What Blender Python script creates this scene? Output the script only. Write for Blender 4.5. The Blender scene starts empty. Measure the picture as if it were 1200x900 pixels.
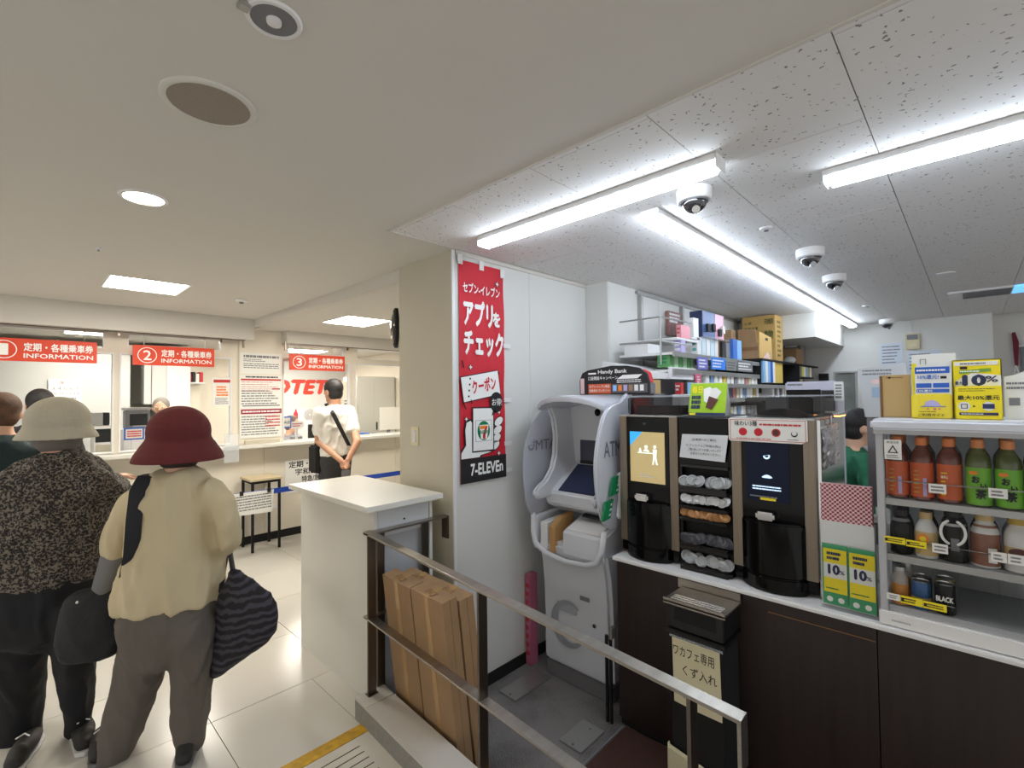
import bpy, bmesh, math, random
from mathutils import Vector, Matrix, noise
random.seed(7)
S = bpy.context.scene
COL = S.collection
PI = math.pi

# ---------------------------------------------------------------- camera
# world: X runs along the ticket windows (to the right), Y runs away along the store counter, Z up.
# z = 0 is the ticket hall floor, the store floor lies 0.15 m lower
F_PX, YAW, PIT, ROL = 561.1, math.radians(43.889), math.radians(1.446), math.radians(-0.6766)
EYE = Vector((0, 0, 1.5))
FWD = Vector((math.cos(YAW)*math.cos(PIT), math.sin(YAW)*math.cos(PIT), math.sin(PIT)))
_r = Vector((math.sin(YAW), -math.cos(YAW), 0)); _u = _r.cross(FWD)
RGT = math.cos(ROL)*_r + math.sin(ROL)*_u
UPV = -math.sin(ROL)*_r + math.cos(ROL)*_u
cam = bpy.data.objects.new('camera', bpy.data.cameras.new('camera'))
COL.objects.link(cam); S.camera = cam
cam.data.sensor_width = 36; cam.data.lens = F_PX/1200*36; cam.data.clip_start = 0.02
cam.matrix_world = Matrix(((RGT.x, UPV.x, -FWD.x, EYE.x), (RGT.y, UPV.y, -FWD.y, EYE.y), (RGT.z, UPV.z, -FWD.z, EYE.z), (0, 0, 0, 1)))
def at(px, py, d):
    """a point d metres ahead of the camera, used to set out the joints of the standing figures"""
    return EYE + (FWD + RGT*((px-600)/F_PX) - UPV*((py-450)/F_PX))*d

# ---------------------------------------------------------------- world and exposure
w = bpy.data.worlds.new('world'); S.world = w; w.use_nodes = True
w.node_tree.nodes['Background'].inputs[0].default_value = (1.0, 0.97, 0.93, 1)
w.node_tree.nodes['Background'].inputs[1].default_value = 0.66
S.view_settings.view_transform = 'Standard'; S.view_settings.look = 'None'
S.view_settings.gamma = 1; S.view_settings.use_curve_mapping = False
S.view_settings.exposure = 0.46
S.cycles.use_denoising = True
S.cycles.max_bounces = 6; S.cycles.diffuse_bounces = 4; S.cycles.glossy_bounces = 3
S.cycles.transmission_bounces = 6; S.cycles.transparent_max_bounces = 12
S.cycles.sample_clamp_indirect = 4
K_BAR, K_PANEL, K_DOWN = 15.5, 34.0, 30.0      # strengths of the lamps' own glow
WARM, COOL = (1.0, 0.86, 0.66), (0.90, 0.95, 1.0)

# ---------------------------------------------------------------- materials
def lin(c):
    return tuple((x/255/12.92 if x/255 <= .04045 else ((x/255+.055)/1.055)**2.4) for x in c[:3])
_M = {}
def mat(name, rgb=(200, 200, 200), rough=.5, metal=0, emit=0, nz=None, bump=None, alpha=None, glass=None, spec=.5, coat=0, aniso=None):
    """nz = (scale, amount) tone variation; bump = (scale, strength)"""
    if name in _M: return _M[name]
    m = bpy.data.materials.new(name); m.use_nodes = True; _M[name] = m
    nt = m.node_tree; b = nt.nodes['Principled BSDF']
    c = lin(rgb) + (1,)
    b.inputs['Base Color'].default_value = c
    b.inputs['Roughness'].default_value = rough; b.inputs['Metallic'].default_value = metal
    b.inputs['Specular IOR Level'].default_value = spec
    if coat: b.inputs['Coat Weight'].default_value = coat
    if emit:
        b.inputs['Emission Color'].default_value = c; b.inputs['Emission Strength'].default_value = emit
    if alpha is not None: b.inputs['Alpha'].default_value = alpha
    if glass is not None:
        b.inputs['Transmission Weight'].default_value = glass; b.inputs['IOR'].default_value = 1.45
    if nz or bump or aniso:
        g = nt.nodes.new('ShaderNodeNewGeometry')
        src = g.outputs['Position']
        if aniso:
            mp = nt.nodes.new('ShaderNodeMapping'); mp.inputs['Scale'].default_value = aniso
            nt.links.new(src, mp.inputs[0]); src = mp.outputs[0]
    if nz:
        n = nt.nodes.new('ShaderNodeTexNoise'); n.inputs['Scale'].default_value = nz[0]; n.inputs['Detail'].default_value = 5
        nt.links.new(src, n.inputs['Vector'])
        r = nt.nodes.new('ShaderNodeValToRGB')
        r.color_ramp.elements[0].position = .3; r.color_ramp.elements[1].position = .7
        r.color_ramp.elements[0].color = tuple(x*(1-nz[1]) for x in c[:3]) + (1,)
        r.color_ramp.elements[1].color = tuple(min(1, x*(1+nz[1]*.6)) for x in c[:3]) + (1,)
        nt.links.new(n.outputs['Fac'], r.inputs[0]); nt.links.new(r.outputs[0], b.inputs['Base Color'])
    if bump:
        n = nt.nodes.new('ShaderNodeTexNoise'); n.inputs['Scale'].default_value = bump[0]; n.inputs['Detail'].default_value = 4
        nt.links.new(src, n.inputs['Vector'])
        u = nt.nodes.new('ShaderNodeBump'); u.inputs['Strength'].default_value = bump[1]; u.inputs['Distance'].default_value = .01
        nt.links.new(n.outputs['Fac'], u.inputs['Height']); nt.links.new(u.outputs[0], b.inputs['Normal'])
    return m
def node_mat(name, rough, build):
    """build(nt, pos, bsdf) wires a procedural base colour of its own"""
    if name in _M: return _M[name]
    m = bpy.data.materials.new(name); m.use_nodes = True; _M[name] = m
    nt = m.node_tree; b = nt.nodes['Principled BSDF']; b.inputs['Roughness'].default_value = rough
    build(nt, nt.nodes.new('ShaderNodeNewGeometry').outputs['Position'], b)
    return m
def ramp(nt, stops, const=False):
    r = nt.nodes.new('ShaderNodeValToRGB'); e = r.color_ramp.elements
    if const: r.color_ramp.interpolation = 'CONSTANT'
    while len(e) < len(stops): e.new(.5)
    for k, (p, c) in zip(e, stops): k.position = p; k.color = lin(c) + (1,)
    return r
def mapped(nt, src, scale):
    mp = nt.nodes.new('ShaderNodeMapping'); mp.inputs['Scale'].default_value = scale
    nt.links.new(src, mp.inputs[0]); return mp.outputs[0]

def _acoustic(nt, pos, b):
    v = nt.nodes.new('ShaderNodeTexVoronoi'); v.inputs['Scale'].default_value = 58; v.inputs['Randomness'].default_value = 1
    w_ = nt.nodes.new('ShaderNodeTexNoise'); w_.inputs['Scale'].default_value = 60; w_.inputs['Detail'].default_value = 2
    nt.links.new(pos, w_.inputs['Vector'])
    mx = nt.nodes.new('ShaderNodeVectorMath'); mx.operation = 'SCALE'; mx.inputs['Scale'].default_value = .030
    nt.links.new(w_.outputs['Color'], mx.inputs[0])
    ad = nt.nodes.new('ShaderNodeVectorMath'); ad.operation = 'ADD'
    nt.links.new(pos, ad.inputs[0]); nt.links.new(mx.outputs[0], ad.inputs[1])
    nt.links.new(ad.outputs[0], v.inputs['Vector'])
    th = nt.nodes.new('ShaderNodeMath'); th.operation = 'LESS_THAN'; th.inputs[1].default_value = .23
    nt.links.new(v.outputs['Distance'], th.inputs[0])
    sel = nt.nodes.new('ShaderNodeSeparateColor'); nt.links.new(v.outputs['Color'], sel.inputs[0])
    t2 = nt.nodes.new('ShaderNodeMath'); t2.operation = 'LESS_THAN'; t2.inputs[1].default_value = .36
    nt.links.new(sel.outputs[0], t2.inputs[0])
    mu = nt.nodes.new('ShaderNodeMath'); mu.operation = 'MULTIPLY'
    nt.links.new(th.outputs[0], mu.inputs[0]); nt.links.new(t2.outputs[0], mu.inputs[1])
    r = ramp(nt, [(0, (224, 222, 220)), (1, (138, 134, 130))]); nt.links.new(mu.outputs[0], r.inputs[0])
    nt.links.new(r.outputs[0], b.inputs['Base Color'])
    u = nt.nodes.new('ShaderNodeBump'); u.invert = True; u.inputs['Strength'].default_value = .5; u.inputs['Distance'].default_value = .004
    nt.links.new(mu.outputs[0], u.inputs['Height']); nt.links.new(u.outputs[0], b.inputs['Normal'])
def _leopard(nt, pos, b):
    v = nt.nodes.new('ShaderNodeTexVoronoi'); v.inputs['Scale'].default_value = 112
    n = nt.nodes.new('ShaderNodeTexNoise'); n.inputs['Scale'].default_value = 90
    nt.links.new(pos, n.inputs['Vector'])
    ad = nt.nodes.new('ShaderNodeMixRGB'); ad.inputs[0].default_value = .022
    nt.links.new(pos, ad.inputs[1]); nt.links.new(n.outputs['Color'], ad.inputs[2]); nt.links.new(ad.outputs[0], v.inputs['Vector'])
    r = ramp(nt, [(0, (64, 58, 52)), (.17, (60, 54, 50)), (.24, (22, 21, 22)), (.50, (26, 24, 25)), (.60, (112, 104, 94)), (1, (132, 124, 112))])
    nt.links.new(v.outputs['Distance'], r.inputs[0]); nt.links.new(r.outputs[0], b.inputs['Base Color'])
def _bagstripe(nt, pos, b):
    w_ = nt.nodes.new('ShaderNodeTexWave'); w_.bands_direction = 'Z'; w_.inputs['Scale'].default_value = 9.5
    w_.inputs['Distortion'].default_value = 5; w_.inputs['Detail'].default_value = 2; w_.inputs['Detail Scale'].default_value = 1.6
    mp = nt.nodes.new('ShaderNodeMapping'); mp.inputs['Rotation'].default_value = (0, .25, 0)
    nt.links.new(pos, mp.inputs[0]); nt.links.new(mp.outputs[0], w_.inputs['Vector'])
    r = ramp(nt, [(0, (22, 22, 28)), (.42, (26, 26, 32)), (.6, (58, 55, 66)), (1, (64, 61, 72))])
    nt.links.new(w_.outputs['Fac'], r.inputs[0]); nt.links.new(r.outputs[0], b.inputs['Base Color'])
def _gingham(nt, pos, b):
    c = nt.nodes.new('ShaderNodeTexChecker'); c.inputs['Scale'].default_value = 125
    c.inputs[1].default_value = lin((140, 40, 55)) + (1,); c.inputs[2].default_value = lin((215, 190, 192)) + (1,)
    nt.links.new(pos, c.inputs[0]); nt.links.new(c.outputs[0], b.inputs['Base Color'])
def _wood(nt, pos, b):
    m = mapped(nt, pos, (30, 30, 2.0))
    n = nt.nodes.new('ShaderNodeTexNoise'); n.inputs['Scale'].default_value = 1.3; n.inputs['Detail'].default_value = 6
    nt.links.new(m, n.inputs['Vector'])
    r = ramp(nt, [(.25, (30, 21, 20)), (.75, (44, 31, 28))]); nt.links.new(n.outputs['Fac'], r.inputs[0])
    nt.links.new(r.outputs[0], b.inputs['Base Color'])
def _terrazzo(nt, pos, b):
    n = nt.nodes.new('ShaderNodeTexNoise'); n.inputs['Scale'].default_value = 3.2; n.inputs['Detail'].default_value = 8
    n2 = nt.nodes.new('ShaderNodeTexNoise'); n2.inputs['Scale'].default_value = 160; n2.inputs['Detail'].default_value = 2
    nt.links.new(pos, n.inputs['Vector']); nt.links.new(pos, n2.inputs['Vector'])
    mx = nt.nodes.new('ShaderNodeMath'); mx.operation = 'MULTIPLY_ADD'; mx.inputs[1].default_value = .55
    nt.links.new(n2.outputs['Fac'], mx.inputs[0]); nt.links.new(n.outputs['Fac'], mx.inputs[2])
    r = ramp(nt, [(.6, (66, 63, 62)), (.86, (124, 120, 118))]); nt.links.new(mx.outputs[0], r.inputs[0])
    nt.links.new(r.outputs[0], b.inputs['Base Color'])
def _coir(nt, pos, b):
    n = nt.nodes.new('ShaderNodeTexNoise'); n.inputs['Scale'].default_value = 260
    nt.links.new(pos, n.inputs['Vector'])
    r = ramp(nt, [(.35, (52, 30, 26)), (.7, (86, 54, 44))]); nt.links.new(n.outputs['Fac'], r.inputs[0])
    nt.links.new(r.outputs[0], b.inputs['Base Color'])
    u = nt.nodes.new('ShaderNodeBump'); u.inputs['Strength'].default_value = .8; u.inputs['Distance'].default_value = .004
    nt.links.new(n.outputs['Fac'], u.inputs['Height']); nt.links.new(u.outputs[0], b.inputs['Normal'])
M = dict(
 tile=mat('floor_tile', (204, 201, 193), .2, nz=(1.2, .05)), grout=mat('grout', (120, 114, 104), .8),
 ramp=mat('ramp_tile', (206, 202, 192), .3, nz=(4, .06)), groove=mat('groove', (70, 62, 56), .8),
 yellow=mat('yellow_tread', (196, 152, 8), .6, nz=(25, .3)),
 curbtop=mat('curb_tile', (200, 198, 192), .3, nz=(5, .06)), stone=mat('grey_stone', (142, 140, 134), .5, nz=(40, .12)),
 ceil=mat('ceiling_paint', (212, 209, 202), .9), acoustic=node_mat('acoustic_board', .9, _acoustic), joint=mat('ceiling_joint', (120, 118, 115), .9),
 trim=mat('painted_trim', (206, 202, 194), .6), wall=mat('white_wall', (214, 214, 210), .6, nz=(2, .03)), cream=mat('cream_wall', (226, 219, 204), .6, nz=(2, .03)),
 cream2=mat('pillar_paint', (194, 188, 170), .7, nz=(1.5, .05)), white=mat('white_plastic', (226, 226, 226), .35), lam=mat('white_laminate', (222, 221, 214), .3, nz=(3, .03)),
 black=mat('black_plastic', (22, 22, 23), .35), gloss=mat('gloss_black', (6, 6, 7), .12, spec=.22), matte=mat('matte_black', (16, 16, 17), .8),
 steel=mat('brushed_steel', (172, 166, 158), .33, metal=1, aniso=(3, 3, 220), nz=(2, .15)), chrome=mat('chrome', (205, 205, 205), .15, metal=1),
 alu=mat('aluminium', (176, 176, 174), .4, metal=.8), dsteel=mat('dark_steel', (120, 112, 104), .35, metal=1, aniso=(160, 3, 3), nz=(2, .2)),
 glass=mat('clear_glass', (60, 66, 66), .02, alpha=.07), acryl=mat('clear_acrylic', (225, 232, 240), .05, alpha=.28), smoke=mat('smoked_acrylic', (40, 38, 38), .06, alpha=.5, spec=.3),
 wood=node_mat('dark_walnut', .45, _wood), terrazzo=node_mat('store_floor', .55, _terrazzo), coir=node_mat('brown_mat', .95, _coir),
 red=mat('red_print', (196, 22, 42), .6), sred=mat('sign_red', (214, 66, 34), .5), wprint=mat('white_print', (240, 240, 238), .6), ink=mat('black_ink', (28, 26, 28), .7),
 rink=mat('red_ink', (190, 50, 50), .7), gink=mat('grey_ink', (120, 120, 124), .7), paper=mat('paper', (230, 230, 226), .7), bpaper=mat('cream_paper', (214, 206, 172), .7),
 card=mat('cardboard', (158, 126, 92), .8, nz=(9, .08)), card2=mat('cardboard_inner', (132, 96, 62), .8), tape=mat('parcel_tape', (182, 146, 98), .2),
 skin=mat('skin', (214, 168, 140), .55), skin2=mat('skin_dark', (190, 142, 114), .55), green=mat('green_print', (0, 122, 72), .6), orange=mat('orange_print', (238, 130, 30), .6),
 blue=mat('blue_print', (40, 96, 190), .6), navy=mat('navy_print', (36, 44, 84), .6), yel=mat('yellow_print', (240, 220, 30), .6), lime=mat('lime_print', (156, 196, 28), .6),
 pink=mat('pink_print', (214, 90, 128), .6), teal=mat('teal_print', (70, 150, 140), .6), gold=mat('gold_print', (190, 160, 60), .5), lav=mat('lavender_print', (180, 170, 215), .6), sky=mat('sky_print', (140, 190, 235), .6),
 bar=mat('bar_glow', (232, 243, 255), .5, emit=K_BAR), panelg=mat('panel_glow', (255, 247, 233), .5, emit=K_PANEL), downg=mat('downlight_glow', (255, 236, 205), .5, emit=K_DOWN),
 amber=mat('amber_glow', (255, 170, 90), .5, emit=3.0),
)

# ---------------------------------------------------------------- geometry helpers
def wloc(o):
    v = Vector((0, 0, 0))
    while o is not None: v = v + o.location; o = o.parent
    return v
def tag(o, label=None, cat=None, group=None, kind=None):
    if label: o['label'] = label
    if cat: o['category'] = cat
    if group: o['group'] = group
    if kind: o['kind'] = kind
    return o
def thing(name, loc, label, cat, group=None):
    o = bpy.data.objects.new(name, None); COL.objects.link(o); o.location = loc; o.empty_display_size = .05
    return tag(o, label, cat, group)
class Fr:
    """a frame: u, v, n measured along three world directions from an origin"""
    def __init__(s, o=(0, 0, 0), r=(1, 0, 0), u=(0, 0, 1), n=(0, -1, 0)):
        s.o, s.r, s.u, s.n = Vector(o), Vector(r), Vector(u), Vector(n)
    def __call__(s, a, b, c=0): return s.o + s.r*a + s.u*b + s.n*c
def FY(y): return Fr((0, y, 0))                                   # faces -Y: u = x, v = z, n towards the viewer
def FX(x): return Fr((x, 0, 0), (0, -1, 0), (0, 0, 1), (-1, 0, 0))  # faces -X: u = -y, v = z
W = Fr((0, 0, 0), (1, 0, 0), (0, 1, 0), (0, 0, 1))                # plain world axes
class MB:
    def __init__(s, fr=W): s.v, s.f, s.fr = [], [], fr
    def add(s, vs, fs):
        k = len(s.v); s.v += [Vector(x) for x in vs]; s.f += [tuple(i+k for i in f) for f in fs]; return s
    def box(s, a0, a1, b0, b1, c0, c1):
        p = [s.fr(a, b, c) for c in (c0, c1) for b in (b0, b1) for a in (a0, a1)]
        return s.add(p, [(0, 2, 3, 1), (4, 5, 7, 6), (0, 1, 5, 4), (2, 6, 7, 3), (0, 4, 6, 2), (1, 3, 7, 5)])
    def quad(s, *p): return s.add([s.fr(*q) for q in p], [tuple(range(len(p)))])
    def prism(s, poly, c0, c1):
        n = len(poly)
        return s.add([s.fr(a, b, c0) for a, b in poly] + [s.fr(a, b, c1) for a, b in poly],
                     [tuple(range(n))[::-1], tuple(range(n, 2*n))] + [(i, (i+1) % n, n+(i+1) % n, n+i) for i in range(n)])
    def ring(s, outer, inner, c0, c1):
        n = len(outer)
        P = [s.fr(a, b, c) for c in (c0, c1) for poly in (outer, inner) for a, b in poly]
        F = []
        for i in range(n):
            j = (i+1) % n
            F += [(i, n+i, n+j, j), (2*n+i, 2*n+j, 3*n+j, 3*n+i), (i, j, 2*n+j, 2*n+i), (n+i, 3*n+i, 3*n+j, n+j)]
        return s.add(P, F)
    def lathe(s, c, prof, seg=20, axis=None):
        """prof: (radius, height) pairs along axis (a world direction, default Z) from the world point c"""
        c = Vector(c); ax = Vector(axis or (0, 0, 1)).normalized()
        e1 = ax.orthogonal().normalized(); e2 = ax.cross(e1); k = len(prof)
        P = [c + ax*h + (e1*math.cos(2*PI*i/seg) + e2*math.sin(2*PI*i/seg))*max(r, 1e-5) for r, h in prof for i in range(seg)]
        F = [(j*seg+i, j*seg+(i+1) % seg, (j+1)*seg+(i+1) % seg, (j+1)*seg+i) for j in range(k-1) for i in range(seg)]
        F += [tuple(range(seg))[::-1], tuple(range((k-1)*seg, k*seg))]
        return s.add(P, F)
    def cyl(s, p0, p1, r, seg=12, r1=None):
        p0, p1 = Vector(p0), Vector(p1); d = p1-p0
        return s.lathe(p0, [(r, 0), (r1 if r1 is not None else r, d.length)], seg, d)
    def tube(s, pts, rad, side=None, seg=14, caps=True):
        """a tapering tube; rad is one (half width, half depth) pair per point, ends rounded"""
        pts = [Vector(p) for p in pts]; rad = [(r, r) if not isinstance(r, tuple) else r for r in rad]
        if caps:
            d0 = (pts[0]-pts[1]).normalized(); d1 = (pts[-1]-pts[-2]).normalized(); a, z = rad[0], rad[-1]
            ma, mz = min(a), min(z)
            pre = [(pts[0]+d0*ma*t, (a[0]*q, a[1]*q)) for t, q in ((.98, .16), (.82, .57), (.5, .87))]
            post = [(pts[-1]+d1*mz*t, (z[0]*q, z[1]*q)) for t, q in ((.5, .87), (.82, .57), (.98, .16))]
            pts = [p for p, _ in pre] + pts + [p for p, _ in post]; rad = [r for _, r in pre] + rad + [r for _, r in post]
        P, n = [], len(pts)
        sd = Vector(side) if side is not None else None
        for i, p in enumerate(pts):
            t = (pts[min(i+1, n-1)] - pts[max(i-1, 0)]).normalized()
            s0 = sd if sd is not None else t.orthogonal()
            s1 = s0 - t*s0.dot(t)
            if s1.length < 1e-4: s1 = t.orthogonal()
            s1.normalize(); s2 = t.cross(s1)
            if sd is None: sd = s1
            a, b = rad[i]
            P += [p + s1*a*math.cos(2*PI*k/seg) + s2*b*math.sin(2*PI*k/seg) for k in range(seg)]
        F = [(j*seg+i, j*seg+(i+1) % seg, (j+1)*seg+(i+1) % seg, (j+1)*seg+i) for j in range(n-1) for i in range(seg)]
        F += [tuple(range(seg))[::-1], tuple(range((n-1)*seg, n*seg))]
        return s.add(P, F)
    def ball(s, c, rx, ry=None, rz=None, seg=20, rings=12, side=(1, 0, 0)):
        ry = ry or rx; rz = rz or rx; c = Vector(c)
        a = Vector(side).normalized(); z = Vector((0, 0, 1)); b = z.cross(a)
        if b.length < 1e-4: b = Vector((0, 1, 0))
        P = []
        for j in range(rings+1):
            t = PI*(j+.02*(j == 0)-.02*(j == rings))/rings
            P += [c + a*rx*math.sin(t)*math.cos(2*PI*i/seg) + b*ry*math.sin(t)*math.sin(2*PI*i/seg) - z*rz*math.cos(t) for i in range(seg)]
        F = [(j*seg+i, j*seg+(i+1) % seg, (j+1)*seg+(i+1) % seg, (j+1)*seg+i) for j in range(rings) for i in range(seg)]
        F += [tuple(range(seg))[::-1], tuple(range(rings*seg, (rings+1)*seg))]
        return s.add(P, F)
    def obj(s, name, m, parent=None, smooth=None, bevel=0, seg=2, label=None, cat=None, group=None, kind=None, loc=None):
        if parent is not None: L = wloc(parent)
        elif loc is not None: L = Vector(loc)
        else:
            xs = [v.x for v in s.v]; ys = [v.y for v in s.v]; L = Vector(((min(xs)+max(xs))/2, (min(ys)+max(ys))/2, min(v.z for v in s.v)))
        me = bpy.data.meshes.new(name); me.from_pydata([v-L for v in s.v], [], s.f)
        bm = bmesh.new(); bm.from_mesh(me); bmesh.ops.recalc_face_normals(bm, faces=bm.faces)
        if bevel:
            bm.edges.ensure_lookup_table()
            eds = [e for e in bm.edges if len(e.link_faces) == 2 and e.calc_face_angle(0) > .6]
            bmesh.ops.bevel(bm, geom=eds, offset=bevel, segments=seg, affect='EDGES', clamp_overlap=True)
        bm.to_mesh(me); bm.free()
        me.materials.append(M[m] if isinstance(m, str) else m)
        if smooth is None: smooth = bevel > 0
        if smooth: me.shade_smooth(); me.set_sharp_from_angle(angle=.7)
        o = bpy.data.objects.new(name, me); COL.objects.link(o)
        if parent is not None: o.parent = parent
        else: o.location = L
        return tag(o, label, cat, group, kind)
def struct(name, mb, m, **k): return mb.obj(name, m, kind='structure', **k)
def B(fr, *a): return MB(fr).box(*a)
_tx = {}
def txt(parent, s, fr, u, v, wd, ht, m, n=.001, bold=0, slant=0, rot=0, name='lettering'):
    """lettering: its box is wd x ht with its lower left corner at (u, v) of the frame, n in front of it"""
    key = s
    if key not in _tx:
        c = bpy.data.curves.new('lettering', 'FONT'); c.body = s; c.resolution_u = 2
        o = bpy.data.objects.new('lettering', c); COL.objects.link(o)
        me = bpy.data.meshes.new_from_object(o.evaluated_get(bpy.context.evaluated_depsgraph_get()))
        vs = [(q.co.x, q.co.y) for q in me.vertices]; fs = [tuple(p.vertices) for p in me.polygons]
        bpy.data.objects.remove(o); bpy.data.curves.remove(c); bpy.data.meshes.remove(me)
        x0 = min(a for a, _ in vs); x1 = max(a for a, _ in vs); y0 = min(b for _, b in vs); y1 = max(b for _, b in vs)
        _tx[key] = ([((a-x0)/(x1-x0), (b-y0)/max(y1-y0, 1e-6)) for a, b in vs], fs, x1-x0, max(y1-y0, .2))
    vs, fs, gw, gh = _tx[key]; mb = MB(fr); cr, sr = math.cos(rot), math.sin(rot)
    k = max(bold, 0)*1.1
    for q, (dx, dy) in enumerate([(0, 0)] + ([(k, 0), (-k, 0), (0, k), (0, -k)] if k else [])):    # heavier strokes from shifted outlines
        P = []
        for a, b in vs:
            a, b = a + dx/gw, b + dy/gh
            x, y = a*wd + b*ht*slant, b*ht
            P.append(fr(u + x*cr - y*sr, v + x*sr + y*cr, n + q*.00006))
        mb.add(P, fs)
    o = mb.obj(name, m, parent)
    return o
def flat(parent, name, fr, poly, m, n=.001, t=.0006, **k):
    return MB(fr).prism(poly, n-t, n).obj(name, m, parent, **k)
def rect(u0, u1, v0, v1): return [(u0, v0), (u1, v0), (u1, v1), (u0, v1)]
def disc(u, v, r, rv=None, k=28, a0=0, a1=2*PI): return [(u + r*math.cos(a0+(a1-a0)*i/k), v + (rv or r)*math.sin(a0+(a1-a0)*i/k)) for i in range(k)]
def lines(parent, fr, u0, u1, v0, v1, n, m='ink', depth=.001, seed=0, name='printed_lines', th=.45, ragged=True):
    """lines of small print, too small to read in the photograph"""
    rn = random.Random(seed); mb = MB(fr); h = (v1-v0)/n
    for i in range(n):
        y = v1 - (i+.5)*h; x = u0; end = u1 - (rn.random()*.35*(u1-u0) if ragged else 0)
        while x < end:
            L = (u1-u0)*rn.uniform(.03, .12); e = min(x+L, end)
            mb.quad((x, y-h*th/2, depth), (e, y-h*th/2, depth), (e, y+h*th/2, depth), (x, y+h*th/2, depth)); x = e + (u1-u0)*rn.uniform(.008, .02)
    return mb.obj(name, m, parent)
def copy_tree(o, parent=None, loc=None, label=None, group=None, rz=None):
    c = o.copy(); COL.objects.link(c); c.parent = parent
    if loc is not None: c.location = loc
    if rz is not None: c.rotation_euler = (0, 0, rz)
    if label: c['label'] = label
    if group: c['group'] = group
    for ch in list(o.children): copy_tree(ch, c)
    return c
def remesh(mb, name, m, parent, voxel=.01, smooth=6, wrinkle=None, decimate=None):
    """grow one continuous skin over overlapping closed volumes"""
    o = mb.obj(name, m, parent)
    md = o.modifiers.new('r', 'REMESH'); md.mode = 'VOXEL'; md.voxel_size = voxel; md.use_smooth_shade = True
    sm = o.modifiers.new('s', 'SMOOTH'); sm.iterations = smooth; sm.factor = .6
    me = bpy.data.meshes.new_from_object(o.evaluated_get(bpy.context.evaluated_depsgraph_get()))
    if wrinkle:
        sc, amp, st = wrinkle; L = wloc(parent) if parent else Vector()
        ns = [v.normal.copy() for v in me.vertices]
        for v, nn in zip(me.vertices, ns):
            q = (v.co+L); q = Vector((q.x*sc, q.y*sc, q.z*sc*st))
            k = noise.noise(q); k2 = noise.noise(q*2.3 + Vector((7, 3, 1)))
            v.co += nn*amp*(.85 - min(abs(k)*3.2, 1.1) - .35*abs(k2))
    old = o.data; o.modifiers.clear(); o.data = me; bpy.data.meshes.remove(old)
    me.name = name; me.materials.clear(); me.materials.append(M[m] if isinstance(m, str) else m); me.shade_smooth()
    return o
# ================================================================ THE SETTING
CZ, SZ, CZ2 = 2.308, -0.15, 2.232      # ceiling, store floor, lower ceiling beyond the beam
# --- ticket hall floor: 0.6 m tiles
fl = struct('floor', MB().box(-2.2, 1.12, 2.03, 9.0, -.12, -.005).box(1.12, 1.655, 2.125, 9.0, -.12, -.005).box(1.655, 4.3, 2.545, 9.0, -.12, -.005).box(-2.2, 1.12, 2.0, 2.04, -.12, -.005), 'grout')
tl = None
for i in range(10):
    for j in range(6):
        x0, y0 = -1.75 + .6*i, 1.99 + .6*j
        if y0 < 2.2: continue
        if tl is None:
            tl = B(W, 0, .597, 0, .597, -.004, 0).obj('floor_tile', 'tile', fl, bevel=.0008, seg=1)
            for v in tl.data.vertices: v.co += fl.location
            first = tl; tl.location = Vector((x0, y0, 0)) - fl.location
        else:
            c = tl.copy(); COL.objects.link(c); c.location = Vector((x0, y0, 0)) - fl.location
for x0, x1, y0, y1 in ((-1.15, -.553, 2.0685, 2.587), (-.55, .047, 2.0685, 2.587), (.05, .647, 2.0685, 2.587), (.65, 1.119, 2.0685, 2.587), (1.121, 1.247, 2.12, 2.587), (1.25, 1.65, 2.12, 2.587)):
    B(W, x0, x1, y0, y1, -.004, 0).obj('floor_tile', 'tile', fl)
# staff room floor beyond the counter wall
struct('floor', B(W, -2.2, 4.3, 5.60, 9.0, -.004, .001), 'stone')
# --- ramp going down towards the viewer, slope 1 : 15
SL = .065
RF = Fr((0, 2.003, 0), (1, 0, 0), (0, -1, -SL), (0, 0, 1))
rp = struct('floor', MB(RF).box(-2.2, 1.12, 0, 3.9, -.12, -.003), 'grout')
for i, (u0, u1) in enumerate(((-1.15, -.5515), (-.55, .0485), (.05, .6485), (.65, 1.119))):
    for j in range(6):
        MB(RF).box(u0, u1, .002+.6*j, .599+.6*j, -.004, 0).obj('ramp_tile', 'ramp', rp)
gm = MB(RF)
for k in range(60):
    v = .052 + .0395*k
    gm.box(-1.9, .66, v, v+.0045, 0, .0007); gm.box(.68, 1.05, v, v+.0045, 0, .0007)
gm.obj('groove', 'groove', rp, kind='stuff')
B(W, -2.0, 1.119, 2.003, 2.068, -.004, .0015).obj('yellow_strip', 'yellow', fl)
# --- curb that carries the handrail
CF = Fr((0, 2.12, 0), (1, 0, 0), (0, -1, -SL), (0, 0, 1))
cb = struct('curb', MB(CF).box(1.123, 1.262, 0, 3.9, -.16, .088), 'stone')
MB(CF).box(1.12, 1.267, -.001, .098, .0885, .1).obj('curb_tile', 'curbtop', cb, bevel=.001, seg=1)
for j in range(6):
    MB(CF).box(1.12, 1.267, .101+.6*j, .698+.6*j, .0885, .1).obj('curb_tile', 'curbtop', cb, bevel=.001, seg=1)
MB(CF).box(1.1195, 1.123, .0, 3.9, -.16, .0885).obj('side_slab', 'stone', cb)
# --- store floor
struct('floor', B(W, 1.262, 8.0, -3, 2.6, SZ-.05, SZ), 'terrazzo')
mt = B(W, 1.275, 2.118, -.2, 1.28, SZ, SZ+.012).obj('door_mat', 'coir', label='brown door mat on the store floor before the dark counter', cat='mat', bevel=.003)
B(W, 1.267, 2.118, 1.29, 1.30, SZ, SZ+.004).obj('threshold_strip', 'gink', label='thin grey strip on the store floor at the mat edge', cat='strip')
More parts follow.
